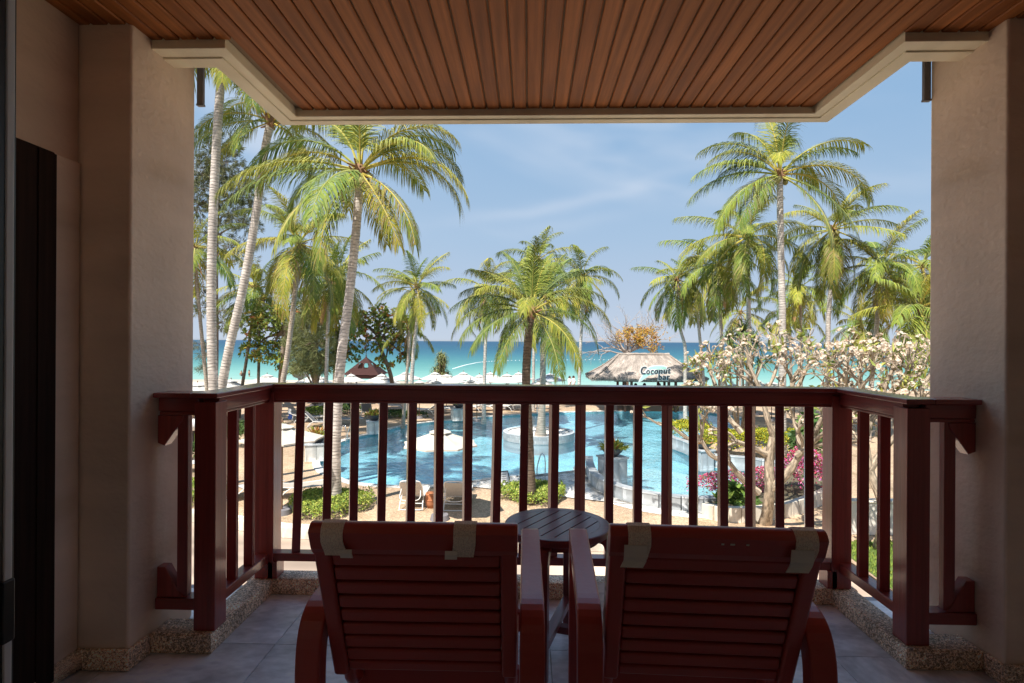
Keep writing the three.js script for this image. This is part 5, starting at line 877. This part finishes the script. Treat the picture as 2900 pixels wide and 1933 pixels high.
{ // pyramid roof of dark red slats with a finial
  reseed(132);
  const d = 49, c = Z(1037, 1060, d), t = thing('pyramid_pavilion', 'small pavilion with a dark red slatted pyramid roof and pointed finial', 'pavilion', [c.x, 0, -d]);
  const ye = EYE - (1058 - 964) * d / FPX, yt = EYE - (1012 - 964) * d / FPX, h = yt - ye, half = 1.46, n = 16;
  const roof = new THREE.Group(); roof.name = 'roof'; t.add(roof);
  for (let i = 0; i < n; i++) {
    const q = i / n, w = half * (1 - q) + 0.05, y = ye + h * q, gap = i >= 6 && i <= 10;
    for (let k = 0; k < 4; k++) {
      const pieces = gap ? [[-w, -0.42], [-0.05, 0.05], [0.42, w]] : [[-w, w]];
      for (const [a, b] of pieces) { if (b - a < 0.02) continue; const s = part('slat', bx(b - a, h / n * 1.05, 0.025, (a + b) / 2, 0, 0, 0.004), M.gazebo, roof); s.position.set(0, y, 0); const g = new THREE.Object3D(); s.position.set(Math.sin(k * Math.PI / 2) * w, y, Math.cos(k * Math.PI / 2) * w); s.rotation.set(-0.6, k * Math.PI / 2, 0, 'YXZ'); }
    }
  }
  for (const [sx, sz] of [[1, 1], [1, -1], [-1, 1], [-1, -1]]) { part('hip_rafter', tube([V3(sx * half, ye - 0.02, sz * half), V3(0, yt, 0)], 0.035, 2, 5), M.gazebo, roof); part('post', bx(0.12, ye, 0.12, sx * 1.2, ye / 2, sz * 1.2, 0.008), M.gazebo, t); }
  part('fascia', [bx(2.7, 0.28, 0.06, 0, ye - 0.22, 1.3, 0.006), bx(2.7, 0.28, 0.06, 0, ye - 0.22, -1.3, 0.006), bx(0.06, 0.28, 2.54, 1.3, ye - 0.22, 0, 0.006), bx(0.06, 0.28, 2.54, -1.3, ye - 0.22, 0, 0.006)], M.gazebo, t);
  part('finial', new THREE.LatheGeometry([[0.0, 0.78], [0.012, 0.6], [0.03, 0.45], [0.02, 0.36], [0.055, 0.3], [0.03, 0.22], [0.08, 0.14], [0.13, 0.0]].map(([a, b]) => new THREE.Vector2(a, b)), 10).translate(0, yt - 0.1, 0), M.gazebo, roof);
}

/* ───────────── parasols ───────────── */
function parasol(label, o) {                  // eight-sided canopy with a small vent cap, ribs, pole and base
  const { R = 1.25, rise = 0.52, top = 2.6 } = o, n = 8, t = thing('parasol', label, 'parasol', o.at, o.turn ?? 0, o.group ?? 'parasols on the beach side of the pool');
  const key = [R, rise, top].join();
  const g = parasolCache[key] ??= (() => {
    const cone = (r, y0, y1, seg, sag, drop) => {
      const pos = [], uv = [], idx = [], rows = 6, m = n * 4;
      for (let j = 0; j <= rows; j++) for (let i = 0; i <= m; i++) { const v = j / rows, a = i / m * Math.PI * 2, f = (i % 4) / 4, oct = Math.cos(Math.PI / n) / Math.cos(((a + Math.PI / n) % (Math.PI * 2 / n)) - Math.PI / n), rib = Math.abs(Math.cos(Math.PI * f)), q = r * v * mix(oct, 1, 0.0) * (1 - 0.035 * rib * v), y = mix(y1, y0, Math.pow(v, 0.92)) - sag * Math.sin(Math.PI * v) * rib * 0.6; pos.push(Math.cos(a) * q, y, Math.sin(a) * q); uv.push(a * r * 0.5, v * r); }
      for (let i = 0; i <= m; i++) { const a = i / m * Math.PI * 2, oct = Math.cos(Math.PI / n) / Math.cos(((a + Math.PI / n) % (Math.PI * 2 / n)) - Math.PI / n), f = Math.abs(Math.cos(Math.PI * (i % 4) / 4)), q = r * oct * (1 - 0.035 * f); pos.push(Math.cos(a) * q, y0 - drop, Math.sin(a) * q); uv.push(a * r * 0.5, r + drop); }
      for (let j = 0; j <= rows; j++) for (let i = 0; i < m; i++) { const a = j * (m + 1) + i, b = a + m + 1; idx.push(a, b, a + 1, b, b + 1, a + 1); }
      const q = new THREE.BufferGeometry(); q.setAttribute('position', new THREE.Float32BufferAttribute(pos, 3)); q.setAttribute('uv', new THREE.Float32BufferAttribute(uv, 2)); q.setIndex(idx); const f = q.toNonIndexed(); f.computeVertexNormals(); return f;
    };
    return { canopy: cone(R, top - rise, top - 0.03, 0, 0.05, 0.045), vent: cone(R * 0.3, top - rise * 0.3 + 0.03, top + 0.02, 0, 0.02, 0.025), finial: new THREE.LatheGeometry([[0, 0.1], [0.03, 0.07], [0.03, 0.02], [0.045, 0]].map(([a, b]) => new THREE.Vector2(a, b)), 10).translate(0, top + 0.04, 0), rib: tube([V3(0.03, top - 0.1, 0), V3(R * 0.97, top - rise - 0.02, 0)], 0.011, 2, 5), strut: tube([V3(0.03, top - rise - 0.25, 0), V3(R * 0.5, top - rise * 0.55 - 0.06, 0)], 0.009, 2, 5), pole: new THREE.CylinderGeometry(0.025, 0.025, top, 10).translate(0, top / 2, 0), base: new THREE.CylinderGeometry(0.24, 0.28, 0.14, 20).translate(0, 0.07, 0) };
  })();
  const cm = o.mat ?? M.canvasWhite;
  part('canopy', g.canopy, cm, t); part('vent_cap', g.vent, cm, t); part('finial', g.finial, M.poleWood, t); part('pole', g.pole, M.poleWood, t); part('base', g.base, M.greyPaint, t);
  for (let k = 0; k < 8; k++) { const r = part('rib', g.rib, M.poleWood, t); r.rotation.y = (k + 0.5) * Math.PI / 4; const s = part('strut', g.strut, M.poleWood, r); }
  return t;
}
const parasolCache = {};
parasol('cream parasol seen over the pool through the left centre balusters', { at: V3(Z(1247, 1212, 15.9).x, 0, -15.9), R: 1.08, rise: 0.42, top: 2.55, mat: M.canvas, turn: 0.2, group: 'near parasols by the pool' });
parasol('cream parasol over the loungers between the left railing posts', { at: V3(Z(800, 1205, 16.2).x, 0, -16.2), R: 1.16, rise: 0.42, top: 2.6, mat: M.canvas, turn: 0.05, group: 'near parasols by the pool' });
// apex pixel, distance, label
for (const [x, y, d, tn, lb, m, R] of [
  [888, 1061, 43, 0.1, 'white parasol left of the stout casuarina trunk foot'], [908, 1067, 41, 0.3, 'white parasol with a buff vent between the casuarina and slim palms'],
  [994.5, 1059, 44, 0.2, 'white parasol directly left under the pyramid roof', null, 1.15], [1082, 1058.5, 44.5, 0.5, 'white parasol overlapping the right foot of the pyramid roof'], [1092, 1067, 41, 0.15, 'broad white parasol in front of the reddish beach tree'],
  [1149.6, 1052, 46, 0.25, 'white parasol behind the twin trunks of the neat palm', null, 1.35], [1232, 1052.5, 47, 0.1, 'white parasol left in front of the cone-shaped screw pine', null, 1.3], [1265, 1058, 42, 0.4, 'wide white parasol stained with leaves below the screw pine', null, 1.55],
  [1188, 1075.5, 36.5, 0.2, 'low white parasol nearest the rail right of the neat palm', null, 1.1], [1237, 1075.5, 36, 0.6, 'low white parasol nearest the rail below the screw pine', null, 1.1], [1312.5, 1051.8, 47, 0.3, 'white parasol right of the cone-shaped screw pine', null, 1.3], [1333, 1072, 38, 0.2, 'small white parasol low behind the thin pale palm trunk', null, 1.15],
  [1358, 1058.5, 43.5, 0.5, 'white parasol just left of the thin pale palm trunk', null, 1.2], [1351, 1077.5, 35.5, 0.1, 'low white parasol cut by the rail left of the big one', null, 1.1], [1389, 1052, 47, 0.35, 'white parasol just right of the thin pale palm trunk', null, 1.25], [1436, 1056, 42.5, 0.15, 'large white parasol left of the dark centre trunk', null, 1.45],
  [1469, 1051.5, 47, 0.4, 'cream parasol touching the dark centre trunk', null, 1.2], [1535, 1068, 38.5, 0.2, 'white parasol in front of the island palm trunk', null, 1.25], [1558, 1053.5, 47, 0.5, 'grey parasol right of the island palm trunk', M.canvasGrey, 1.35],
  [757, 1068, 42, 0.3, 'white parasol right of the young dark palm at left', null, 1.5], [655, 1087, 36, 0.1, 'white parasol between the two tall left trunks', null, 1.3], [600, 1092, 34, 0.4, 'white parasol low beside the left column', null, 1.4], [560, 1105, 33, 0.2, 'white parasol tucked against the left column', null, 1.3],
  [1953, 1071, 37.5, 0.2, 'white parasol under the right eave of the bar'], [2075, 1078, 36, 0.4, 'white parasol right of the bar behind blossom'], [2140, 1066, 40, 0.1, 'white parasol behind the frangipani centre'], [2185, 1072, 37, 0.3, 'white parasol left of the tall right trunk'], [2250, 1078, 36, 0.2, 'white parasol right of the tall right trunk']]) parasol(lb, { at: V3(Z(x, y, d).x, 0, -d), turn: tn, R: R ?? 1.3, rise: 0.56, top: EYE - (y - 966) * d / FPX - 0.05 > 2.3 ? +(EYE - (y - 966) * d / FPX - 0.05).toFixed(2) : 2.45, mat: m ?? M.canvasWhite });

/* ───────────── sun loungers ───────────── */
function lounger(label, at, turn, o = {}) {   // head end at +z, foot at -z
  const t = thing('sun_lounger', label, 'sun lounger', at, turn, 'sun loungers round the pool'), up = o.up ?? 0.75, W = 0.33;
  const fm = o.frame ?? M.whiteMetal, sl = o.sling ?? M.slingTaupe;
  for (const s of [-1, 1]) {
    part('side_rail', tube([V3(s * W, 0.34, 0.32), V3(s * W, 0.32, -0.3), V3(s * W, 0.34, -0.95), V3(s * W * 0.92, 0.33, -1.12)], 0.019, 16, 7, { caps: true }), fm, t);
    part('leg', tube([V3(s * W, 0.33, -0.62), V3(s * W * 1.02, 0.18, -0.72), V3(s * W * 1.02, 0.0, -0.82)], 0.017, 8, 6, { caps: true }), fm, t);
    part('leg', tube([V3(s * W, 0.34, 0.28), V3(s * W * 1.02, 0.2, 0.50), V3(s * W * 1.04, 0.0, 0.62)], 0.017, 8, 6, { caps: true }), fm, t);
  }
  part('foot_bar', [tube([V3(-W, 0.02, 0.62), V3(W, 0.02, 0.62)], 0.016, 2, 6), tube([V3(-W, 0.18, 0.5), V3(W, 0.18, 0.5)], 0.013, 2, 6)], fm, t);
  const bed = new THREE.BoxGeometry(2 * W - 0.03, 0.018, 1.4, 1, 1, 8); { const p = bed.attributes.position; for (let i = 0; i < p.count; i++) p.setY(i, p.getY(i) + 0.35 - 0.03 * Math.cos((p.getZ(i)) * 2.2)); bed.translate(0, 0, -0.4); bed.computeVertexNormals(); }
  part('bed_sling', bed, sl, t);
  const b = new THREE.Group(); b.name = 'backrest'; t.add(b); b.position.set(0, 0.35, 0.28); b.rotation.x = -up;
  part('back_sling', new RoundedBoxGeometry(2 * W - 0.05, 0.02, 0.66, 2, 0.008).translate(0, 0, 0.35), sl, b);
  part('back_frame', tube([V3(-W + 0.02, 0, 0), V3(-W + 0.02, 0, 0.62), V3(-W + 0.07, 0, 0.72), V3(W - 0.07, 0, 0.72), V3(W - 0.02, 0, 0.62), V3(W - 0.02, 0, 0)], 0.017, 30, 6), fm, b);
  if (up > 0.3) part('prop', tube([V3(-W + 0.05, 0, 0.42), V3(-W + 0.06, -0.36, 0.36), V3(W - 0.06, -0.36, 0.36), V3(W - 0.05, 0, 0.42)], 0.012, 24, 5), fm, b);
  return t;
}
const gp = (x, y) => P(x, y).setY(0);
lounger('white framed lounger, left of the pair facing the pool', gp(1174, 1428), 0.02, { up: 0.85, sling: M.slingPale });
lounger('white framed lounger, right of the pair facing the pool', gp(1297, 1430), -0.02, { up: 0.85, sling: M.slingPale });
lounger('tan lounger lying flat left of the round hedge under the large palm', gp(848, 1402), -1.05, { up: 0.12 });
lounger('white framed lounger between the two left side balusters', gp(700, 1405), -0.6, { up: 0.5, sling: M.slingPale });
lounger('pale lounger beside the left column seen behind the return baluster', gp(528, 1335), -0.7, { up: 0.7, sling: M.slingPale });
lounger('dark grey lounger with raised back left of the flower pedestal', gp(1042, 1178), 0.1, { up: 0.95, sling: M.slingGrey });
lounger('grey lounger with raised back behind the left cream parasol', gp(905, 1208), -1.4, { up: 0.8, sling: M.slingGrey });
lounger('grey lounger right of the thick palm trunk near the pool rail', gp(975, 1200), -1.3, { up: 0.5, sling: M.slingGrey });
lounger('tan lounger next to the grey one behind the left cream parasol', gp(865, 1195), -1.25, { up: 0.4 });
lounger('pale lounger behind the oval plant bed on the far deck', gp(1128, 1160), 1.3, { up: 0.4, sling: M.slingPale });
lounger('pale lounger right of the oval plant bed at the pool', gp(1208, 1171), 1.35, { up: 0.6, sling: M.slingPale });
lounger('pale lounger left of the far grey flower pedestal', gp(1268, 1168), 1.3, { up: 0.3, sling: M.slingPale });
for (const [x, y, a, lb] of [[1342, 1163, 1.2, 'grey lounger first right of the far flower pedestal'], [1382, 1162, 1.25, 'grey lounger second right of the far flower pedestal'], [1432, 1161, 1.2, 'grey lounger third right of the far flower pedestal'], [1466, 1160, 1.25, 'grey lounger left behind the far pool ladder'], [1548, 1158, 1.2, 'grey lounger right behind the island palm trunk'], [890, 1168, 1.1, 'grey lounger at the far left deck behind the plants'], [940, 1160, 1.2, 'grey lounger under the far left parasols'], [1010, 1158, 1.15, 'grey lounger behind the dark grey one']]) lounger(lb, gp(x, y), a, { up: 0.35, sling: M.slingTaupe });
{ // towel on the lounger
  const t = thing('towel', 'blue and white towel hung over the tan lounger at left', 'towel', gp(822, 1198)), g = new THREE.BoxGeometry(0.26, 0.62, 0.05, 4, 8, 1), p = g.attributes.position; for (let i = 0; i < p.count; i++) { p.setX(i, p.getX(i) * (1 - 0.5 * (p.getY(i) + 0.3)) + 0.03 * Math.sin(p.getY(i) * 14)); p.setZ(i, p.getZ(i) + 0.03 * Math.cos(p.getX(i) * 30)); } g.computeVertexNormals();
  part('blue_half', g.clone().scale(1, 0.55, 1).translate(0, 0.42, 0), M.blueTowel, t); part('white_half', g.clone().scale(0.8, 0.45, 0.9).translate(-0.04, 0.74, 0.01), M.white, t);
}

/* ───────────── pedestals with planted bowls, rails, lamp, pot, signboard ───────────── */
function pedestal(label, base, w, h, o = {}) {
  const t = thing('flower_pedestal', label, 'planter', base, o.turn ?? 0.3, 'planted bowls on stone pedestals');
  for (const [x, z, a] of [[0, w / 2, 0], [0, -w / 2, 0], [w / 2, 0, 1], [-w / 2, 0, 1]]) for (const k of [-1, 1]) part('stone_panel', a ? bx(0.05, h - 0.06, w / 2 - 0.012, x, (h - 0.06) / 2, k * w / 4, 0.006) : bx(w / 2 - 0.012, h - 0.06, 0.05, x + k * w / 4, (h - 0.06) / 2, z, 0.006), o.mat ?? M.paleStone, t);
  part('cap', bx(w + 0.12, 0.06, w + 0.12, 0, h - 0.03, 0, 0.008), M.grey[0], t);
  const r = o.r ?? w * 0.52;
  part('bowl', new THREE.LatheGeometry([[0, 0], [r * 0.35, 0], [r * 0.5, r * 0.1], [r * 0.85, r * 0.42], [r, r * 0.72], [r * 0.93, r * 0.72], [r * 0.8, r * 0.55], [0, r * 0.5]].map(([a, b]) => new THREE.Vector2(a, b)), 24).translate(0, h, 0), M.bowl, t);
  reseed(Math.round(base.x * 31)); const L = new Leaves();
  for (let i = 0; i < 260; i++) { const a = rr(0, 6.283), e = rr(0.15, 1.5), d = V3(Math.cos(a) * Math.cos(e), Math.sin(e), Math.sin(a) * Math.cos(e)); L.card(V3(d.x * r * 0.5, h + r * 0.55, d.z * r * 0.5).addScaledVector(d, rr(0, r * 0.6)), d.clone().add(rdir().multiplyScalar(0.4)).normalize(), perp(d), rr(0.16, 0.3) * (o.leaf ?? 1), 0.05, tone(rnd() < (o.red ?? 0.15) ? [0.5, 0.14, 0.05] : jitterMix([0.12, 0.2, 0.02], [0.46, 0.42, 0.04], rnd()), 0.2)); }
  part('plant', L.build(), M.leaf, t, 'stuff');
}
pedestal('grey stone pedestal with reddish plants by the left cream parasol', gp(898, 1300), 0.85, 0.72, { red: 0.3 });
pedestal('grey stone pedestal with yellow green plant behind the far left pool edge', gp(1060, 1226), 0.75, 0.7, { red: 0.25, r: 0.42 });
pedestal('small grey stone pedestal with green plant on the far pool edge', gp(1299, 1189), 0.85, 0.78, { r: 0.42 });
pedestal('grey stone pedestal with yellow fern bowl rising from the raised pool', gp(1734, 1366).setY(-0.1), 0.72, 1.05, { r: 0.40, mat: M.grey[0], turn: 0.5, red: 0.02 });
pedestal('grey stone pedestal with empty dark bowl at the hedge wall', gp(1992, 1323).setY(-0.1), 0.55, 0.85, { r: 0.32, mat: M.grey[1], leaf: 0.5 });
function handrail(label, base, turn, s = 1) {
  const t = thing('pool_handrail', label, 'pool rail', base, turn, 'steel pool rails');
  for (const k of [-1, 1]) part('rail', tube([V3(k * 0.25, -0.2, -0.42), V3(k * 0.25, 0.35, -0.40), V3(k * 0.25, 0.92, -0.1), V3(k * 0.25, 0.95, 0.05), V3(k * 0.25, 0.8, 0.18), V3(k * 0.25, 0.0, 0.2)].map((p) => p.multiplyScalar(s)), 0.022 * s, 30, 8, { caps: true }), M.chrome, t);
  for (let i = 0; i < 2; i++) part('step', bx(0.48 * s, 0.03, 0.09, 0, -0.12 - i * 0.25, -0.42 * s, 0.005), M.chrome, t);
}
handrail('steel pool rail beside the centre palm foot', gp(1520, 1356), 0.5, 0.95);
handrail('curved steel pool rail right of the thick palm trunk', gp(985, 1252), 0.9, 0.9);
handrail('steel pool ladder at the far edge behind the island', gp(1512, 1171), 0.1, 0.9);
{
  const p = gp(1222, 1436), t = thing('parasol_pot', 'terracotta pot between the pair of loungers', 'pot', p);
  part('body', new THREE.LatheGeometry([[0, 0], [0.13, 0], [0.17, 0.12], [0.19, 0.28], [0.16, 0.38], [0.18, 0.4], [0.18, 0.44], [0.14, 0.44], [0.13, 0.36], [0, 0.34]].map(([a, b]) => new THREE.Vector2(a, b)), 22), M.terracotta, t);
  part('band', new THREE.TorusGeometry(0.186, 0.012, 6, 24).rotateX(Math.PI / 2).translate(0, 0.24, 0), M.terracotta, t);
}
{
  const t = thing('notice_board', 'white notice board leaning at the round hedge by the pool', 'sign', gp(1432, 1382), 0.55); const b = new THREE.Group(); b.name = 'board'; t.add(b); b.position.y = 0.05; b.rotation.x = -0.42;
  part('panel', bx(0.36, 0.48, 0.02, 0, 0.27, 0, 0.003), M.white, b); part('border', [bx(0.4, 0.03, 0.035, 0, 0.525, 0, 0.004), bx(0.4, 0.03, 0.035, 0, 0.015, 0, 0.004), bx(0.03, 0.54, 0.034, -0.195, 0.27, 0, 0.004), bx(0.03, 0.54, 0.034, 0.195, 0.27, 0, 0.004)], M.black, b);
  for (let i = 0; i < 5; i++) part('text_line', bx(0.22 - (i % 2) * 0.05, 0.018, 0.004, 0, 0.42 - i * 0.07, 0.011, 0), M.greyPaint, b);
  part('leg', [bx(0.025, 0.5, 0.025, -0.15, 0.24, -0.2, 0.003), bx(0.025, 0.5, 0.025, 0.15, 0.24, -0.2, 0.003)], M.black, t);
}
{
  const p = Z(548, 1203, 27), t = thing('globe_lamp', 'white globe garden lamp on the lawn at far left', 'garden lamp', [p.x, 0, -27]);
  part('globe', new THREE.SphereGeometry(0.3, 24, 18).translate(0, p.y, 0), std([0.8, 0.8, 0.8], 0.25), t); part('collar', new THREE.CylinderGeometry(0.16, 0.12, 0.16, 18).translate(0, p.y - 0.33, 0), M.black, t); part('post', new THREE.CylinderGeometry(0.04, 0.05, p.y - 0.35, 12).translate(0, (p.y - 0.35) / 2, 0), M.black, t);
}
{
  const p = P(851, 1140), t = thing('stone_urn', 'shallow stone urn on the beach left of the stout casuarina', 'urn', Z(851, 1140, 44).setY(0));
  part('bowl', new THREE.LatheGeometry([[0, 2.0], [0.12, 2.0], [0.5, 2.14], [0.72, 2.42], [0.68, 2.42], [0.4, 2.24], [0, 2.2]].map(([a, b]) => new THREE.Vector2(a, b)), 20), M.grey[1], t); part('stem', new THREE.LatheGeometry([[0.35, 0], [0.3, 0.15], [0.14, 0.3], [0.12, 1.6], [0.2, 2.02]].map(([a, b]) => new THREE.Vector2(a, b)), 16), M.grey[1], t);
}

/* ───────────── people, far away ───────────── */
function figure(pose, skin, cloth, hair, split) {
  const mc = new MarchingCubes(56, new THREE.MeshBasicMaterial(), false, false, 60000), n = 56, J = pose;
  const bones = [['pelvis', 'chest', 0.125, 0.15], ['chest', 'neck', 0.14, 0.06], ['neck', 'head', 0.06, 0.095], ['head', 'crown', 0.098, 0.09], ['chest', 'elL', 0.06, 0.045], ['elL', 'haL', 0.042, 0.034], ['chest', 'elR', 0.06, 0.045], ['elR', 'haR', 0.042, 0.034], ['pelvis', 'knL', 0.1, 0.066], ['knL', 'anL', 0.062, 0.042], ['anL', 'toL', 0.045, 0.036], ['pelvis', 'knR', 0.1, 0.066], ['knR', 'anR', 0.062, 0.042], ['anR', 'toR', 0.045, 0.036]];
  const sd = (p, a, b, ra, rb) => { const ab = b.clone().sub(a), t = clamp(p.clone().sub(a).dot(ab) / ab.lengthSq()); return p.distanceTo(a.clone().addScaledVector(ab, t)) - mix(ra, rb, t); };
  const q = V3(); let i = 0;
  for (let z = 0; z < n; z++) for (let y = 0; y < n; y++) for (let x = 0; x < n; x++) { q.set((x - n / 2) / (n / 2), (y - n / 2) / (n / 2) + 0.94, (z - n / 2) / (n / 2)); let s = 0; for (const [a, b, ra, rb] of bones) s += Math.exp(-26 * sd(q, J[a], J[b], ra, rb)); mc.field[i++] = Math.log(s) / 26; }
  mc.isolation = 0; mc.update();
  const c = mc.count, src = mc.positionArray.slice(0, c * 3), g = new THREE.BufferGeometry(), col = [];
  for (let k = 0; k < c; k++) { src[k * 3 + 1] += 0.94; const y = src[k * 3 + 1], arm = Math.abs(src[k * 3]) > 0.27; col.push(...(y > 1.62 || (y > 1.5 && src[k * 3 + 2] < -0.03) ? hair : y > split[1] || y < split[0] || (arm && y < 1.2) ? skin : cloth)); }
  g.setAttribute('position', new THREE.Float32BufferAttribute(src, 3)); g.setAttribute('normal', new THREE.Float32BufferAttribute(mc.normalArray.slice(0, c * 3), 3)); g.setAttribute('color', new THREE.Float32BufferAttribute(col, 3));
  return g;
}
const pose = (o = {}) => ({ pelvis: V3(0, 0.95, 0), chest: V3(0, 1.3, 0), neck: V3(0, 1.47, 0), head: V3(0, 1.56, 0.01), crown: V3(0, 1.63, 0.0), elL: V3(-0.26, 1.14, -0.02), haL: V3(-0.27, 0.88, 0.08), elR: V3(0.26, 1.14, -0.02), haR: V3(0.27, 0.88, 0.08), knL: V3(-0.11, 0.5, 0.04), anL: V3(-0.12, 0.09, 0), toL: V3(-0.13, 0.04, 0.14), knR: V3(0.11, 0.5, 0.04), anR: V3(0.12, 0.09, -0.02), toR: V3(0.13, 0.04, 0.12), ...o });
const walk = pose({ knL: V3(-0.1, 0.51, 0.18), anL: V3(-0.1, 0.1, 0.22), toL: V3(-0.1, 0.05, 0.36), knR: V3(0.1, 0.5, -0.06), anR: V3(0.1, 0.12, -0.28), toR: V3(0.1, 0.06, -0.16), haL: V3(-0.25, 0.92, -0.14), haR: V3(0.25, 0.92, 0.2) });
const skin = [0.40, 0.22, 0.14], dark = [0.03, 0.022, 0.018];
const gWhite = figure(walk, skin, [0.78, 0.77, 0.75], dark, [0.12, 1.46]), gSwim = figure(pose(), skin, [0.12, 0.05, 0.05], dark, [0.74, 1.02]), gStaff = figure(pose({ haL: V3(-0.14, 1.06, 0.26), haR: V3(0.14, 1.06, 0.26) }), skin, [0.10, 0.10, 0.11], dark, [0.1, 1.44]);
const pm = std([1, 1, 1], 0.85, { vertexColors: true });
for (const [g, x, d, y, a, lb] of [[gWhite, 1613, 55, 0, 1.9, 'person in white clothes walking right of the grey parasol, left of two'], [gWhite, 1624, 55.6, 0, 2.2, 'person in white clothes walking close to the pale palm, right of two'], [gSwim, 684, 101, -2.2, 0.4, 'person in dark swimwear wading left beside the dark leaning trunk'], [gSwim, 706, 100, -2.0, 2.4, 'person in dark swimwear wading right of the dark leaning trunk'], [gSwim, 626, 103, -2.4, 1.2, 'person in the sea between the two tall left trunks'], [gStaff, 1800, 42.3, 0.26, 2.7, 'dark haired person at the left of the bar counter'], [gStaff, 1825, 42.5, 0.26, 3.2, 'dark haired person in the middle of the bar'], [gStaff, 1867, 42.4, 0.26, 3.6, 'dark haired person at the right of the bar']]) {
  const p = thing('person', lb, 'person', [Z(x, 1080, d).x, y, -d], a); part('body', g, pm, p);
}

renderer.render(scene, camera);
